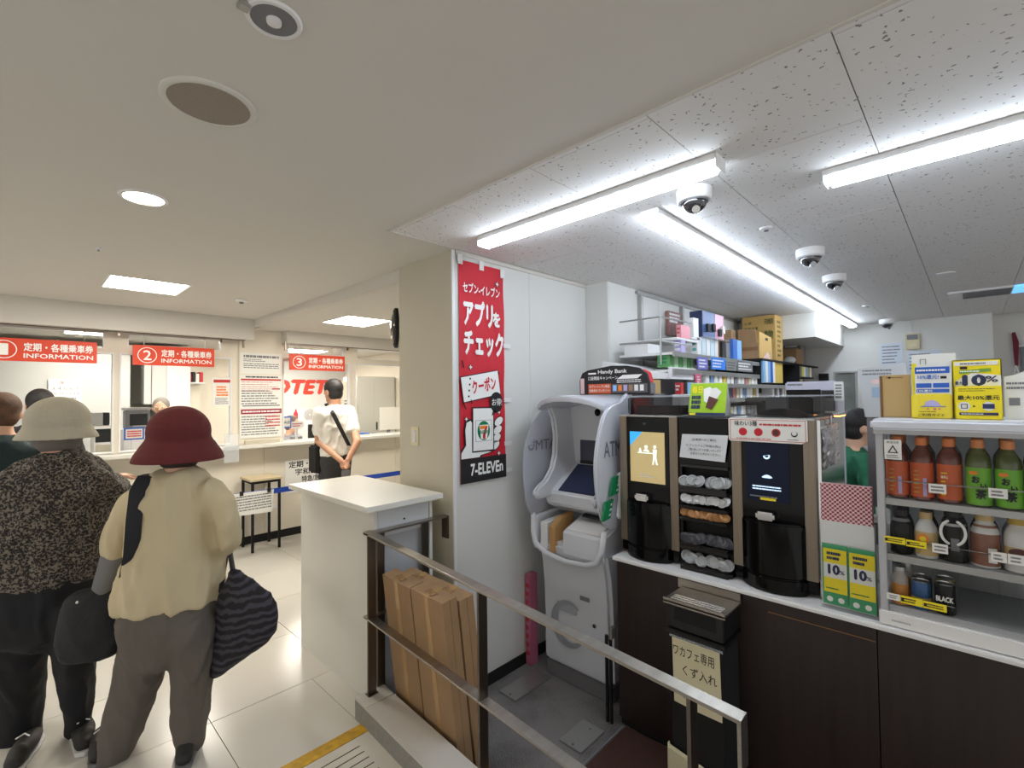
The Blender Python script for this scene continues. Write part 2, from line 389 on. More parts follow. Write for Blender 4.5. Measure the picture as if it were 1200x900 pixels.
# --- ceilings
cl = struct('ceiling', MB().box(-4, 1.25, -4, 9.0, CZ, CZ+.1).box(1.25, 1.68, 2.02, 9, CZ, CZ+.1), 'ceil')
struct('trim_1', B(W, 1.244, 1.256, -4, 2.02, CZ-.004, CZ+.002).box(1.244, 1.66, 2.014, 2.026, CZ-.004, CZ+.002), 'trim')
c2 = struct('ceiling', B(W, 1.25, 8, -4, 2.02, CZ+.012, CZ+.1), 'joint')
def cut_tile(x0, x1, y0, y1):
    if x1-x0 > .01 and y1-y0 > .01:
        B(W, x0, x1, y0, y1, CZ, CZ+.011).obj('ceiling_tile', 'acoustic', c2)
full = B(W, 0, .906, 0, .4495, CZ, CZ+.011).obj('ceiling_tile', 'acoustic', c2)
for v in full.data.vertices: v.co += c2.location
first_used = False
for j in range(-4, 5):
    y0 = .21 + .4525*j if j else .21
    y0 = .2095 + .4525*j
    y1 = min(y0+.4495, 2.018)
    x = (1.735 if j % 2 == 0 else 2.19) - .909*2
    while x < 7.2:
        a, b = max(x, 1.257), min(x+.906, 7.2)
        if a == x and b == x+.906 and y1-y0 > .449:
            if not first_used: full.location = Vector((x, y0, 0)) - c2.location; first_used = True
            else:
                c = full.copy(); COL.objects.link(c); c.location = Vector((x, y0, 0)) - c2.location
        elif b > a: cut_tile(a, b, y0, y1)
        x += .909
# beam and lower ceiling beyond it
struct('trim_2', B(W, 1.68, 1.74, 2.6, 5.22, CZ2-.001, CZ), 'trim')
struct('ceiling', B(W, 1.739, 5.5, 2.6, 9, CZ2, CZ), 'ceil')
# soffits over the ticket windows
struct('trim_3', MB().add([(-2.2, 5.22, CZ), (1.68, 5.22, CZ), (1.68, 5.36, CZ), (-2.2, 5.36, CZ), (-2.2, 5.22, 2.10), (1.68, 5.22, 2.10), (1.68, 5.36, 2.10), (-2.2, 5.36, 2.10)],
       [(0, 1, 2, 3), (4, 7, 6, 5), (0, 4, 5, 1), (1, 5, 6, 2), (2, 6, 7, 3), (3, 7, 4, 0)]), 'trim')
struct('trim_4', B(W, 2.02, 4.3, 5.28, 5.46, 2.10, CZ2), 'trim')
# --- ticket wall (faces -Y) with openings
def wall_cells(fr, u0, u1, v0, v1, holes, n0, n1):
    us = sorted({u0, u1} | {h[i] for h in holes for i in (0, 1)}); vs = sorted({v0, v1} | {h[i] for h in holes for i in (2, 3)})
    mb = MB(fr)
    for a, b in zip(us, us[1:]):
        for c, d in zip(vs, vs[1:]):
            if not any(h[0] <= (a+b)/2 <= h[1] and h[2] <= (c+d)/2 <= h[3] for h in holes): mb.box(a, b, c, d, n0, n1)
    return mb
FT = FY(5.45)
WIN = [(-1.6, .608, 1.04, 1.925), (.64, 1.537, 1.04, 1.925), (2.036, 2.826, 1.03, 1.925), (2.881, 3.9, 1.03, 1.925)]
LITE = [(-1.6, .539, 1.955, 2.10), (.70, 1.44, 1.99, 2.10), (2.09, 2.749, 2.0, 2.10), (2.915, 3.9, 1.975, 2.10)]
wt = struct('wall_far', wall_cells(FT, -2.2, 4.3, 0, CZ, WIN+LITE, -.08, 0), 'cream')
for k in range(7):      # cladding panels under the counter, each with its own edges
    x0 = -1.35 + .8*k - (0 if k else .8)
    MB(FT).box(x0 if k else -2.2, -1.35+.8*(k+1)-.003, .082, 1.0, 0, .006).obj('wall_panel', 'cream', wt, bevel=.001, seg=1)
struct('baseboard_far', MB(FT).box(-2.2, 4.3, 0, .08, 0, .012), 'matte')
for k, (a, b, c, d) in enumerate(WIN):
    wd = MB(FT).ring(rect(a, b, c, d), rect(a+.014, b-.014, c+.014, d-.014), -.05, .012)
    wo = struct('window_%d' % (k+1), wd, 'white')
    MB(FT).box(a+.014, b-.014, c+.014, d-.014, -.022, -.018).obj('glass_pane', 'glass', wo)
for k, (a, b, c, d) in enumerate(LITE):
    wo = struct('window_%d' % (k+5), MB(FT).ring(rect(a, b, c, d), rect(a+.008, b-.008, c+.008, d-.008), -.05, .006), 'white')
    MB(FT).box(a+.008, b-.008, c+.008, d-.008, -.022, -.018).obj('glass_pane', 'glass', wo)
cn = struct('trim_5', B(W, -2.2, 4.3, 5.27, 5.52, 1.0, 1.033), 'lam', bevel=.003)
# notice column between windows 2 and 3
struct('wall_notice_panel', MB(FT).box(1.60, 2.03, 1.035, CZ2, .0, .02), 'cream')
# --- middle pillar and poster wall
struct('wall_middle', MB().box(1.65, 1.72, 2.042, 2.55, SZ, CZ), 'cream2')
pw = struct('wall_poster', MB().box(1.652, 2.913, 2.04, 2.12, SZ, CZ+.012).box(1.72, 4.2, 2.12, 2.55, SZ, CZ), 'wall')
for a, b in ((1.675, 2.283), (2.286, 2.91)): MB(FY(2.04)).box(a, b, SZ+.07, CZ-.004, 0, .003).obj('wall_panel', 'wall', pw, bevel=.0008, seg=1)
MB(FY(2.04)).box(1.652, 1.672, SZ, CZ, 0, .006).obj('corner_strip', 'white', pw)
MB(FY(2.04)).box(1.675, 2.91, CZ-.022, CZ, 0, .012).obj('cornice', 'trim', pw)
struct('baseboard_poster', MB(FY(2.04)).box(1.652, 2.91, SZ, SZ+.065, 0, .009), 'matte')
sw = struct('wall_shelf', MB().box(2.913, 8.0, 1.852, 2.12, SZ, CZ+.012), 'wall')
for k in range(6):
    a = 2.93 + .75*k
    MB(FY(1.852)).box(a, a+.747, .4, CZ-.03, 0, .003).obj('wall_panel', 'wall', sw, bevel=.0008, seg=1)
MB(FY(1.852)).box(3.3, 6.9, CZ-.035, CZ-.012, 0, .025).obj('standard_rail', 'alu', sw)
# --- store back wall
bw = struct('wall_back', MB().box(7.05, 7.15, 1.24, 2.0, SZ, CZ+.02).box(7.05, 7.15, 1.0, 1.24, 1.755, CZ+.02).box(7.05, 7.15, -.155, 1.0, SZ, CZ+.02).box(7.6, 7.7, .8, 1.5, SZ, CZ), 'wall')
struct('wall_back_right', MB().box(7.3, 7.4, -3, -.155, SZ, CZ+.02).box(7.05, 7.3, -.165, -.155, SZ, CZ+.02), 'wall')
MB(FX(7.05)).ring(rect(-1.24, -1.0, SZ, 1.755), rect(-1.22, -1.02, SZ, 1.735), 0, .02).obj('door_frame', 'alu', bw)
struct('door_1', MB().box(7.09, 7.12, 1.02, 1.215, SZ, 1.735), 'stone')
bm_ = struct('trim_6', B(W, 5.57, 7.05, 1.123, 1.852, 2.06, CZ), 'wall')
# sides out of view that close the room
struct('wall_left', MB().box(-2.3, -2.2, 5.45, 9.0, -.3, CZ), 'cream')
struct('wall_room_end', MB().box(-2.2, 5.5, 8.6, 8.7, 0, CZ), 'cream').name = 'wall_staff_room'
struct('wall_staff_side', MB().box(4.3, 4.4, 2.6, 8.6, 0, CZ), 'cream')
# ================================================================ LAMPS AND CEILING FITTINGS
def bar_light(name, x, y, ln, ax, label):
    """surface mounted LED bar; ax = 'x' or 'y' is the way it runs"""
    t = thing(name, (x, y, CZ), label, 'light', 'cool white ceiling light bars')
    fr = Fr((x, y, CZ), (1, 0, 0), (0, 1, 0), (0, 0, -1)) if ax == 'x' else Fr((x, y, CZ), (0, 1, 0), (1, 0, 0), (0, 0, -1))
    MB(fr).box(0, ln, -.042, .042, 0, .022).obj('housing', 'white', t, bevel=.003)
    MB(fr).prism([(.004, -.034), (ln-.004, -.034), (ln-.004, .034), (.004, .034)], .022, .052).obj('diffuser', 'bar', t, bevel=.012, seg=3)
    for a_ in (-.004, ln+.0005): MB(fr).box(a_, a_+.0035, -.041, .041, .0005, .049).obj('end_cap', 'white', t)
    return t
bar_light('light_bar', 1.655, .60, 1.18, 'y', 'cool white light bar reaching to the top of the red banner')
bar_light('light_bar', 2.07, -.95, 1.32, 'y', 'cool white light bar above the hot drink case')
bar_light('light_bar', 1.92, 1.0, 2.45, 'x', 'long cool white light bar running over the counter, near half')
bar_light('light_bar', 4.375, 1.0, 2.45, 'x', 'long cool white light bar running over the counter, far half')
bar_light('light_bar', 2.07, -3.2, 1.8, 'y', 'light bar at the store entrance, out of the photograph')
def panel_light(x0, x1, y0, y1, z, label, rows=3, m='panelg'):
    t = thing('ceiling_panel_light', ((x0+x1)/2, (y0+y1)/2, z), label, 'light', 'recessed ceiling panel lights')
    fr = Fr((0, 0, z), (1, 0, 0), (0, 1, 0), (0, 0, -1))
    MB(fr).ring(rect(x0, x1, y0, y1), rect(x0+.012, x1-.012, y0+.012, y1-.012), -.001, .004).obj('frame', 'white', t)
    n = rows
    for k in range(n):
        a = x0+.014+(x1-x0-.028)*k/n; b = x0+.014+(x1-x0-.028)*(k+1)/n-.006
        MB(fr).box(a, b, y0+.014, y1-.014, 0, .002).obj('diffuser', m, t)
    return t
panel_light(.41, .865, 3.95, 4.40, CZ, 'square white ceiling light before the ticket windows')
panel_light(2.04, 2.50, 3.97, 4.5, CZ2, 'square white ceiling light above the man in white')
panel_light(-1.4, -.95, 3.95, 4.40, CZ, 'square ceiling light at the left, out of the photograph')
panel_light(2.9, 3.35, 5.62, 6.05, CZ2, 'square ceiling light inside the staff room behind window 4')
panel_light(.35, .75, 6.6, 7.0, CZ2, 'narrow ceiling light inside the staff room behind sign 1')
panel_light(2.6, 3.4, 7.2, 7.7, CZ2, 'ceiling light in the staff room before the red logo wall')
panel_light(1.2, 1.7, 6.2, 6.7, CZ2, 'ceiling light in the staff room above the grey haired clerk')
struct('ceiling', B(W, -2.2, 1.739, 5.36, 8.7, CZ2, CZ2+.05), 'ceil')
def downlight(x, y, r, label, lit):
    t = thing('downlight', (x, y, CZ), label, 'light')
    MB().lathe((x, y, CZ-.006), [(r, .006), (r, .003), (r*.96, 0), (r*.82, .0), (r*.80, .006)], 36).obj('trim_ring', 'white', t, smooth=True)
    if lit: MB().lathe((x, y, CZ-.003), [(r*.8, 0), (r*.8, .004)], 32).obj('lens', 'downg', t)
    else:
        MB().lathe((x, y, CZ-.004), [(r*.8, 0), (r*.55, .0035), (r*.3, .0038)], 32).obj('reflector', 'gink', t, smooth=True)
        MB().lathe((x, y, CZ-.012), [(r*.28, .012), (r*.26, .002), (r*.15, 0)], 20).obj('lamp', 'white', t, smooth=True)
        B(W, x-r*1.25, x-r*.85, y-.012, y+.012, CZ-.012, CZ).obj('clip', 'alu', t, bevel=.002)
    return t
downlight(.35, 2.36, .082, 'small round lit ceiling downlight', True)
downlight(.375, 1.05, .056, 'round unlit ceiling downlight with visible lamp and clip', False)
downlight(-1.1, 2.36, .082, 'round lit ceiling downlight at the left, out of the photograph', True)
t = thing('ceiling_speaker', (.362, 1.48, CZ), 'large round ceiling speaker with grey mesh', 'speaker')
MB().lathe((.362, 1.48, CZ-.008), [(.114, .008), (.114, .004), (.106, 0), (.098, .001), (.096, .008)], 48).obj('rim', 'ceil', t, smooth=True)
MB().lathe((.362, 1.48, CZ-.005), [(.097, 0), (.097, .004)], 48).obj('grille', mat('mesh_grey', (150, 140, 128), .8, nz=(300, .2)), t)
def small_round(name, x, y, z, r, h, label, cat, m='white', hole=True):
    t = thing(name, (x, y, z), label, cat)
    MB().lathe((x, y, z), [(r*.7, -h), (r, -h*.75), (r, 0)][::1], 24).obj('body', m, t, smooth=True)
    if hole: MB().lathe((x, y, z-h), [(r*.35, -h*.5), (r*.35, 0)], 16).obj('sensor', 'gink', t, smooth=True)
small_round('smoke_detector', 1.268, 4.25, CZ, .045, .022, 'white smoke detector near the beam over the ticket hall', 'detector')
small_round('sprinkler', .30, 3.3, CZ, .014, .012, 'tiny sprinkler head before the ceiling panel light', 'sprinkler')
small_round('sprinkler', 2.54, .707, CZ, .03, .012, 'flat sprinkler head between two dome cameras', 'sprinkler')
small_round('sprinkler', 4.42, .114, CZ, .05, .01, 'flat round ceiling disc near the air vent', 'sprinkler', hole=False)
small_round('sprinkler', 5.52, .69, CZ, .04, .012, 'flat sprinkler head beyond the three near dome cameras', 'sprinkler')
small_round('sprinkler', 2.75, 4.3, CZ2, .014, .02, 'tiny sprinkler head beside the panel light above the man', 'sprinkler')
def dome_cam(x, y, s, label):
    t = thing('dome_camera', (x, y, CZ), label, 'camera', 'dome security cameras')
    MB().lathe((x, y, CZ-.048*s), [(.060*s, 0), (.066*s, .006*s), (.068*s, .046*s), (.064*s, .048*s)], 32).obj('housing', 'white', t, smooth=True)
    MB().ball((x, y, CZ-.050*s), .047*s, .047*s, .044*s, 24, 14).obj('dome', mat('dome_tint', (30, 30, 34), .03, coat=1), t, smooth=True)
    MB().lathe((x, y, CZ-.052*s), [(.052*s, 0), (.052*s, .006*s)], 32).obj('retaining_ring', 'gink', t)
    MB().cyl((x-.02*s, y-.012*s, CZ-.085*s), (x-.034*s, y-.02*s, CZ-.092*s), .015*s, 16).obj('lens', 'chrome', t, smooth=True)
dome_cam(1.86, .775, 1.0, 'white dome camera beside the end of two light bars')
dome_cam(3.1, .64, 1.05, 'second dome camera from the light bars')
dome_cam(3.92, .67, 1.05, 'third dome camera from the light bars')
dome_cam(6.75, .67, 1.1, 'small far dome camera close to the back wall')
# air vent with blue lit end
t = thing('air_vent', (5.5, -.06, CZ), 'long white ceiling air vent with a blue end', 'vent')
MB(W).box(5.30, 5.68, -.02, .13, CZ-.016, CZ).obj('frame_end', 'white', t, bevel=.004)
MB(W).box(5.30, 5.68, -.25, -.02, CZ-.016, CZ).obj('frame', 'white', t, bevel=.004)
for k in range(9): B(W, 5.33+.037*k, 5.345+.037*k, -.24, .04, CZ-.022, CZ-.015).obj('slat', 'gink', t)
B(W, 5.32, 5.66, -.42, -.25, CZ-.017, CZ).obj('blue_end', mat('blue_glow', (110, 190, 255), .5, emit=.8), t)

# ================================================================ TICKET HALL
WR = (-1.0,)
def info_sign(n, x0, x1, z0, z1, circ, label):
    t = thing('hanging_sign', ((x0+x1)/2, 5.3, z0), label, 'sign', 'red information signs over the ticket windows')
    fr = FY(5.3)
    MB(fr).box(x0, x1, z0, z1, -.006, .006).obj('sign_board', 'sred', t, bevel=.001, seg=1)
    t['label'] = label; L, H = x1-x0, z1-z0
    cx = x0 + .165*L
    MB(fr).ring(disc(cx, (z0+z1)/2, .40*H), disc(cx, (z0+z1)/2, .365*H), .006, .0072).obj('circle', 'wprint', t)
    txt(t, n, fr, cx-(.16 if n != '1' else .12)*H, z0+.26*H, .32*H if n != '1' else .22*H, .48*H, 'wprint', .0075, bold=.012)
    txt(t, '定期・各種乗車券', fr, x0+.33*L, z0+.46*H, .63*L, .36*H, 'wprint', .0075, bold=.022)
    txt(t, 'INFORMATION', fr, x0+.33*L, z0+.15*H, .63*L, .2*H, 'wprint', .0075, bold=.015)
    for q in (x0+.08, x1-.08): MB().cyl((q, 5.3, z1), (q, 5.3, 2.10), .002, 6).obj('hanging_wire', 'alu', t)
info_sign('1', -.165, .478, 1.815, 1.991, 0, 'red hanging information sign with a circled one at the left edge')
info_sign('2', .715, 1.342, 1.815, 1.991, 0, 'red hanging information sign with a circled two, the middle one')
info_sign('3', 2.051, 2.682, 1.812, 1.986, 0, 'red hanging information sign with a circled three above the big red lettering')
rl = thing('sign_rail', (.4, 5.3, 2.09), 'thin steel rail under the soffit carrying the red signs', 'rail')
MB(W).box(-2.2, 1.62, 5.296, 5.304, 2.092, 2.100).box(2.0, 4.3, 5.296, 5.304, 2.092, 2.100).obj('rail_bar', 'dsteel', rl)
for x in (.62, 1.40, 1.60, 2.01, 2.72): B(W, x-.008, x+.008, 5.29, 5.31, 2.02 if x in (1.6, 2.01) else 2.06, 2.12).obj('bracket', 'dsteel', rl)
# notices between the windows
def notice(x0, x1, z0, z1, y, label, cat='notice', m='paper', name='notice'):
    t = thing(name, ((x0+x1)/2, y, z0), label, cat)
    MB(FY(y)).box(x0, x1, z0, z1, 0, .004).obj('sheet', m, t)
    return t, FY(y)
t, fr = notice(1.605, 2.022, 1.765, 1.985, 5.43, 'white notice sheet topmost between windows 2 and 3')
lines(t, fr, 1.64, 1.99, 1.93, 1.965, 1, 'gink', .0045, 1, th=.7, ragged=False); lines(t, fr, 1.64, 1.90, 1.89, 1.925, 2, 'gink', .0045, 2); lines(t, fr, 1.64, 1.99, 1.82, 1.88, 3, 'gink', .0045, 3, ragged=False)
t, fr = notice(1.605, 2.022, 1.40, 1.75, 5.43, 'white notice with a red bar in the middle between windows 2 and 3')
lines(t, fr, 1.66, 1.98, 1.72, 1.745, 1, 'ink', .0045, 4, th=.6, ragged=False)
flat(t, 'red_bar', fr, rect(1.615, 2.012, 1.695, 1.713), 'rink', .0048)
lines(t, fr, 1.62, 2.01, 1.57, 1.69, 5, 'rink', .0045, 5, th=.2); lines(t, fr, 1.62, 2.0, 1.44, 1.6, 6, 'gink', .0045, 6)
flat(t, 'red_box', fr, rect(1.92, 2.0, 1.60, 1.615), 'rink', .0048)
flat(t, 'dark_bar', fr, rect(1.63, 2.0, 1.425, 1.437), 'gink', .0048)
t, fr = notice(1.605, 2.022, 1.095, 1.40, 5.425, 'white timetable notice with dark red title, lowest between windows 2 and 3')
flat(t, 'title_bar', fr, rect(1.615, 2.016, 1.345, 1.395), mat('wine_ink', (150, 30, 56), .7), .0048)
lines(t, fr, 1.63, 2.0, 1.352, 1.388, 1, 'wprint', .0055, 7, ragged=False)
lines(t, fr, 1.62, 2.0, 1.12, 1.33, 8, 'gink', .0045, 8); lines(t, fr, 1.85, 2.0, 1.2, 1.33, 4, 'rink', .005, 9, ragged=False)
B(W, 1.65, 1.99, 5.40, 5.428, 1.034, 1.07).obj('leaflet_ledge', 'cream2', label='low beige ledge on the counter below the notices', cat='ledge')
t, fr = notice(1.363, 1.535, 1.435, 1.72, 5.452, 'white poster with red heading on the glass of window 2')
flat(t, 'heading', fr, rect(1.375, 1.525, 1.67, 1.70), 'rink', .0048); lines(t, fr, 1.40, 1.51, 1.53, 1.64, 4, 'orange', .005, 10, th=.6); lines(t, fr, 1.39, 1.52, 1.45, 1.52, 4, 'gink', .0045, 11)
t, fr = notice(2.06, 2.62, .46, .82, 5.44, 'white poster with black lettering on the panel below window 3')
for k, s in enumerate(('定期・各種', '宇和島線', '特急/急行')):
    txt(t, s, fr, 2.10+.07*k, .735-.085*k, .40-.07*k, .07, 'ink', .0046, bold=.02)
t, fr = notice(.50, .60, .46, .75, 5.44, 'small white sheet with a pink frame low on the counter wall')
MB(fr).ring(rect(.51, .59, .52, .70), rect(.518, .582, .528, .692), .004, .005).obj('pink_frame', 'pink', t)
# queue belt with placard
t = thing('queue_belt', (2.2, 4.9, .58), 'blue queue belt stretched between posts before the windows', 'belt')
B(W, 1.02, 3.30, 4.897, 4.903, .585, .635).obj('belt', mat('belt_blue', (24, 66, 170), .6), t)
for q in (1.0, 3.30):
    p = thing('queue_post', (q, 4.9, 0), 'black queue post %s' % ('hidden behind the woman in beige' if q < 2 else 'beyond the pillar at the belt end'), 'post')
    MB().cyl((q, 4.9, .012), (q, 4.9, .66), .022, 16).obj('pole', 'black', p, smooth=True)
    MB().lathe((q, 4.9, 0), [(.15, 0), (.15, .008), (.05, .016), (.03, .03)], 28).obj('base', 'black', p, smooth=True)
    B(W, q-.03, q+.03, 4.87, 4.93, .57, .65).obj('belt_head', 'white', p, bevel=.006)
t = thing('belt_placard', (1.45, 4.88, .47), 'white placard with small print clipped on the blue belt', 'placard')
PF = Fr((1.385, 4.885, .43), (1, 0, .0), (0, 0, 1), (0, -1, 0))
MB(PF).prism([(0, 0), (.345, -.012), (.36, .20), (.01, .205)], 0, .003).obj('sheet', 'paper', t)
lines(t, PF, .03, .34, .03, .18, 6, 'gink', .004, 12, ragged=False)
for q in (.06, .30): MB(PF).box(q, q+.03, .18, .22, .002, .012).obj('clip', 'ink', t)
# tall stool
t = thing('high_stool', (1.75, 5.25, 0), 'tall thin stool with pale wooden top and black legs', 'stool')
B(W, 1.60, 1.90, 5.08, 5.40, .69, .712).obj('seat', mat('pale_wood', (206, 190, 158), .5), t, bevel=.003)
for x in (1.625, 1.875):
    for y in (5.10, 5.38): B(W, x-.011, x+.011, y-.011, y+.011, 0, .69).obj('leg', 'matte', t)
for y in (5.10, 5.38): B(W, 1.625, 1.875, y-.008, y+.008, .665, .69).obj('rail', 'matte', t)
for x in (1.625, 1.875): B(W, x-.008, x+.008, 5.10, 5.38, .665, .69).obj('rail', 'matte', t)
B(W, 1.63, 1.87, 5.11, 5.37, .40, .41).obj('lower_shelf', 'white', t)
# convex mirror / clock at the pillar
t = thing('convex_mirror', (1.75, 3.0, 2.0), 'round dark convex mirror seen edge-on beside the pillar', 'mirror')
MB().lathe((1.80, 2.80, 1.97), [(.135, 0), (.135, .02), (.12, .03)], 36, (-1, .55, 0)).obj('rim', 'matte', t, smooth=True)
MB().ball((1.787, 2.807, 1.97), .035, .118, .118, 24, 14, side=(-1, .55, 0)).obj('mirror_face', mat('mirror_dark', (90, 84, 78), .12, metal=1), t, smooth=True)
MB().cyl((1.775, 2.795, 1.97), (1.70, 2.55, 1.97), .012, 8).obj('arm', 'matte', t)
# wall switch
t = thing('wall_switch', (1.65, 2.39, 1.22), 'small cream wall switch on the pillar', 'switch')
B(W, 1.643, 1.65, 2.35, 2.425, 1.215, 1.325).obj('plate', 'bpaper', t, bevel=.002)
B(W, 1.638, 1.643, 2.372, 2.403, 1.235, 1.305).obj('rocker', 'white', t, bevel=.001)

# --- staff room behind the glass
FB = FY(8.55)
t = thing('logo_wall_panel', (3.6, 8.55, .9), 'pale partition with big red slanted lettering behind window 3', 'sign')
B(W, 2.75, 4.29, 8.5, 8.55, .05, 2.2).obj('panel', mat('pale_grey', (206, 208, 206), .5), t)
txt(t, 'SOTETSU', FY(8.5), 2.80, 1.585, 1.56, .235, mat('logo_red', (206, 60, 44), .5), .003, bold=.05, slant=.25)
def crate(name, x0, x1, y0, y1, z0, z1, m, label, cat, bevel=.004, group=None, **k):
    return B(W, x0, x1, y0, y1, z0, z1).obj(name, m, label=label, cat=cat, bevel=bevel, group=group, **k)
def desk(x0, x1, y0, y1, z, label, name='staff_desk'):
    t = thing(name, ((x0+x1)/2, (y0+y1)/2, 0), label, 'desk')
    B(W, x0, x1, y0, y1, z-.03, z).obj('top', 'lam', t, bevel=.003)
    for a in (x0+.01, x1-.05): B(W, a, a+.04, y0+.03, y1-.03, .001, z-.03).obj('side_panel', 'white', t)
desk(-1.4, .72, 5.75, 6.5, .92, 'white staff desk before the roll screen')
desk(.76, 1.9, 5.75, 6.5, .92, 'white staff desk under the grey printer')
desk(2.05, 4.2, 5.70, 6.5, .90, 'long white staff desk before the big red lettering')
def monitor(x, y, z, w_, h, label, scr='matte', body='black'):
    t = thing('monitor', (x, y, z), label, 'monitor')
    B(W, x-w_/2, x+w_/2, y, y+.03, z+.06, z+.06+h).obj('screen_case', body, t, bevel=.004)
    B(W, x-w_/2+.01, x+w_/2-.01, y-.002, y, z+.07, z+.05+h).obj('screen', scr, t)
    B(W, x-.02, x+.02, y+.01, y+.03, z, z+.08).obj('stand', body, t); B(W, x-.08, x+.08, y-.05, y+.08, z, z+.01).obj('foot', body, t)
def printer(x0, x1, y0, y1, z0, z1, label):
    t = thing('printer', ((x0+x1)/2, (y0+y1)/2, z0), label, 'printer')
    B(W, x0, x1, y0, y1, z0, z1).obj('case', 'gink', t, bevel=.01)
    B(W, x0-.015, x1+.015, y0-.02, y1, z1, z1+.025).obj('lid', 'alu', t, bevel=.006)
    B(W, x0+.03, x1-.02, y0-.004, y0, z0+.04, z1-.04).obj('front_panel', 'matte', t); B(W, x0+.04, x1-.04, y0-.10, y0, z0+.03, z0+.04).obj('paper_tray', 'alu', t)
t = thing('desk_shelf', (.61, 6.2, .92), 'low white desk shelf carrying a grey box behind window 1', 'shelf')
B(W, .53, .70, 6.05, 6.35, 1.245, 1.26).obj('board', 'white', t)
for a in (.53, .69): B(W, a, a+.01, 6.05, 6.35, .921, 1.245).obj('side', 'white', t)
crate('card_terminal', .52, .60, 6.1, 6.25, 1.261, 1.385, 'alu', 'silver half of the small unit on the desk shelf behind window 1', 'terminal')
crate('card_reader', .605, .65, 6.1, 6.25, 1.261, 1.385, 'matte', 'black reader beside the silver unit on the desk shelf', 'reader')
crate('ticket_printer', .545, .685, 6.06, 6.3, 1.10, 1.22, 'matte', 'dark ticket printer inside the white desk shelf', 'printer')
crate('drawer_box', .545, .68, 6.0, 6.04, .93, 1.08, 'cream2', 'beige drawer box below the dark ticket printer', 'box')
printer(.80, 1.0, 6.3, 6.5, 1.20, 1.40, 'grey printer with raised lid behind window 2')
crate('printer_stand', .78, 1.02, 6.25, 6.5, .921, 1.198, 'white', 'white stand under the grey printer behind window 2', 'stand')
t = thing('desk_sign', (.80, 5.9, 1.03), 'small blue framed sign with red lettering behind window 2', 'sign')
B(W, .74, .90, 5.95, 5.955, 1.115, 1.235).obj('frame', 'blue', t); B(W, .755, .885, 5.944, 5.95, 1.13, 1.22).obj('sheet', 'paper', t)
lines(t, FY(5.944), .765, .875, 1.14, 1.21, 3, 'red', .001, 13, th=.6, ragged=False); B(W, .80, .84, 5.955, 5.99, .921, 1.13).obj('prop', 'white', t)
for k, (a, b, y, h, m, lb) in enumerate([(.74, .80, 5.8, .09, 'gink', 'small grey desk unit at the left post of window 2'), (.83, .90, 5.82, .11, 'paper', 'small white memo box behind window 2'),
   (1.28, 1.42, 6.1, .22, 'alu', 'pale green glazed tray stack right of the clerk in window 2'), (1.44, 1.52, 6.15, .19, 'ink', 'dark handset on the shelf behind the poster of window 2'),
   (1.30, 1.5, 5.75, .16, 'white', 'white case below the tray stack behind window 2'), (2.08, 2.16, 5.8, .10, 'paper', 'white leaflet holder at the left edge of window 3'),
   (2.20, 2.30, 5.8, .05, 'blue', 'flat blue tray inside window 3'), (2.32, 2.42, 5.85, .12, 'gink', 'grey stapler box inside window 3'), (2.46, 2.56, 5.8, .08, 'ink', 'low dark calculator inside window 3'),
   (2.90, 3.0, 5.8, .09, 'bpaper', 'cream box inside window 4 beside the mullion'), (3.03, 3.13, 5.8, .07, 'white', 'small white tray inside window 4'), (3.2, 3.3, 5.82, .11, 'blue', 'blue file block inside window 4'), (3.38, 3.55, 5.8, .10, 'alu', 'silver counter unit at the right of window 4')]):
    crate('desk_item', a, b, y, y+.12, .922, .922+h, m, lb, 'box')
t = thing('acrylic_case', (1.46, 5.44, .9), 'clear acrylic leaflet case hanging at the right end of window 2', 'case')
B(W, 1.42, 1.55, 5.262, 5.268, .88, 1.16).obj('front', 'acryl', t); B(W, 1.42, 1.55, 5.262, 5.30, 1.034, 1.04).obj('hook', 'acryl', t)
t = thing('window_sign', (2.10, 5.5, .9), 'small blue framed price sign inside window 3', 'sign')
B(W, 2.07, 2.19, 5.60, 5.61, 1.17, 1.30).obj('frame', 'blue', t); B(W, 2.085, 2.175, 5.594, 5.60, 1.185, 1.285).obj('sheet', 'paper', t); B(W, 2.12, 2.14, 5.61, 5.715, 1.20, 1.22).obj('arm', 'white', t); B(W, 2.12, 2.14, 5.70, 5.72, .901, 1.22).obj('prop', 'white', t)
txt(t, 'SALE', FY(5.594), 2.09, 1.22, .08, .03, 'navy', .002, bold=.02).name = 'lettering'
t = thing('window_sign', (2.3, 5.7, .9), 'white card with red line inside window 3', 'sign')
B(W, 2.22, 2.36, 5.68, 5.686, 1.15, 1.235).obj('sheet', 'paper', t); lines(t, FY(5.68), 2.23, 2.35, 1.17, 1.22, 2, 'red', .001, 14); B(W, 2.28, 2.30, 5.69, 5.72, .9, 1.2).obj('prop', 'white', t)
monitor(2.72, 6.1, .91, .24, .20, 'small monitor behind the standing man in window 3')
monitor(3.15, 6.25, .91, .40, .22, 'wide dark monitor inside window 4')
t = thing('wall_map', (2.75, 8.45, 1.2), 'black and white route map on the partition below the red lettering', 'map')
B(W, 3.42, 3.86, 8.49, 8.498, 1.10, 1.32).obj('sheet', 'paper', t)
for k in range(5): MB(FY(8.49)).ring(disc(3.64, 1.21, .03+.018*k, k=20), disc(3.64, 1.21, .022+.018*k, k=20), 0, .002).obj('route_ring', 'gink', t)
t = thing('red_bottle', (3.2, 8.2, .9), 'red bottle on the cabinet under the big lettering', 'bottle')
MB().lathe((3.28, 8.2, 1.12), [(.035, 0), (.035, .13), (.014, .17), (.014, .2)], 14).obj('bottle_body', 'red', t, smooth=True)
crate('low_cabinet', 2.8, 4.28, 8.05, 8.45, .002, 1.118, 'white', 'long low white cabinet before the partition with red lettering', 'cabinet')
